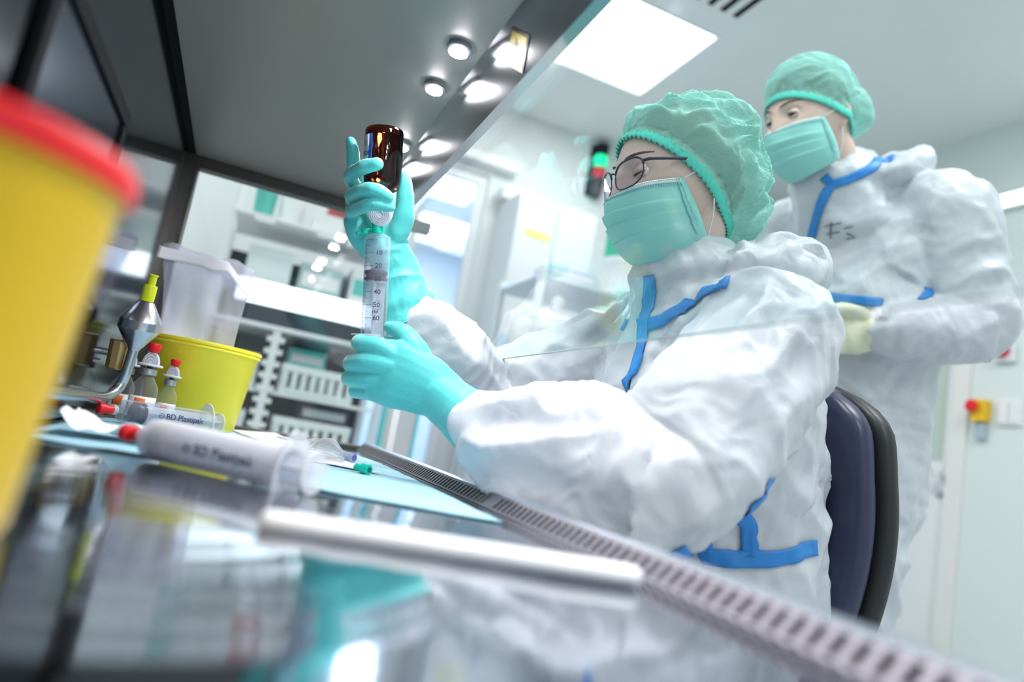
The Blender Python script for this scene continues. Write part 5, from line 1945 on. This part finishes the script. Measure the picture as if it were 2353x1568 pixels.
MB().lathe([(.024, 0), (.026, .002), (.026, .007), (.022, .009)], (2.055, YR - .012, .97), (0, 1, 0), 24).build('lock_rose', M_chrome, d1, smooth=True, auto=40)
struct(MB().box((RX0 - .03, YR - .1, 0), (RX0 + .043, YR + .014, RZ + .03)).box((RX1 - .043, YR - .1, 0), (RX1 + .03, YR + .014, RZ + .03)).box((RX0 + .043, YR - .1, RZ - .043), (RX1 - .043, YR + .014, RZ + .03)).build('trim_1', M_offw))
struct(MB().box((RX0 - .1, YR - .4, 0), (RX1 + .1, YR - .38, 2.2)).build('wall_beyond', mat('beyond_wall', (.70, .78, .70), .5)))
em = thing('emergency_switch', 'yellow emergency switch box with red mushroom button on the right wall', 'switch', (1.885, YR, 1.20))
MB().box((1.86, YR + .0005, 1.275), (1.915, YR + .05, 1.365)).build('yellow_box', mat('switch_yellow', (.90, .55, .02), .4), em, bevel=.004)
MB().lathe([(.010, 0), (.012, .012), (.024, .014), (.026, .022), (.020, .030), (.001, .033)], (1.898, YR + .05, 1.335), (0, 1, 0), 24).build('red_button', M_red, em, smooth=True, auto=40)
MB().box((1.868, YR + .0005, 1.205), (1.907, YR + .03, 1.273)).build('lower_module', mat('module_grey', (.42, .52, .58), .4), em, bevel=.003)
sw = thing('light_switch', 'white double light switch plate near the right edge of the room', 'switch', (1.78, YR, 1.27))
MB().box((1.735, YR + .0005, 1.265), (1.83, YR + .012, 1.375)).build('plate', M_white, sw, bevel=.003)
for x in (1.742, 1.786):
    MB().box((x, YR + .0125, 1.275), (x + .038, YR + .018, 1.365)).build('rocker', M_white, sw, bevel=.002)
rb = thing('alarm_button', 'red round alarm button above the light switch', 'button', (1.815, YR, 1.57))
MB().box((1.775, YR + .0005, 1.525), (1.855, YR + .03, 1.605)).build('base', M_white, rb, bevel=.004)
MB().lathe([(.014, 0), (.030, .004), (.031, .016), (.024, .026), (.001, .029)], (1.815, YR + .0305, 1.570), (0, 1, 0), 24).build('red_cap', M_red, rb, smooth=True, auto=40)
wl = thing('strip_light', 'bright strip lamp along the top of the right wall', 'wall lamp', (1.5, YR, 2.2))
MB().box((1.10, YR + .0005, 2.19), (1.90, YR + .03, 2.26)).build('housing', M_white, wl, bevel=.004)
MB().box((1.12, YR + .031, 2.20), (1.88, YR + .045, 2.25)).build('diffuser', M_glow, wl, bevel=.004)
hk = thing('wall_hook', 'small dark hook on the right wall above the strip lamp', 'hook', (1.965, YR, 2.3))
MB().tube([(1.95, YR + .002, 2.305), (1.95, YR + .04, 2.305), (1.99, YR + .06, 2.31)], .006, 8, 4).build('hook_rod', mat('dark_metal', (.1, .11, .11), .4, .8), hk, smooth=True)
MB().lathe([(.012, 0), (.012, .006)], (1.95, YR + .0005, 2.305), (0, 1, 0), 16).build('hook_plate', MATS['dark_metal'], hk, smooth=True, auto=40)
# ceiling air outlet
av = thing('air_outlet', 'ceiling air outlet with dark slots near the light panel', 'air outlet', (1.88, -1.30, ZC - .01))
MB().box((1.70, -1.48, ZC - .012), (2.02, -1.16, ZC - .001)).build('outlet_plate', M_white, av, bevel=.003)
for k in range(5):
    y = -1.44 + k * .06
    MB().box((1.84, y, ZC - .0165), (1.995, y + .022, ZC - .0125)).build('slot', M_black, av)
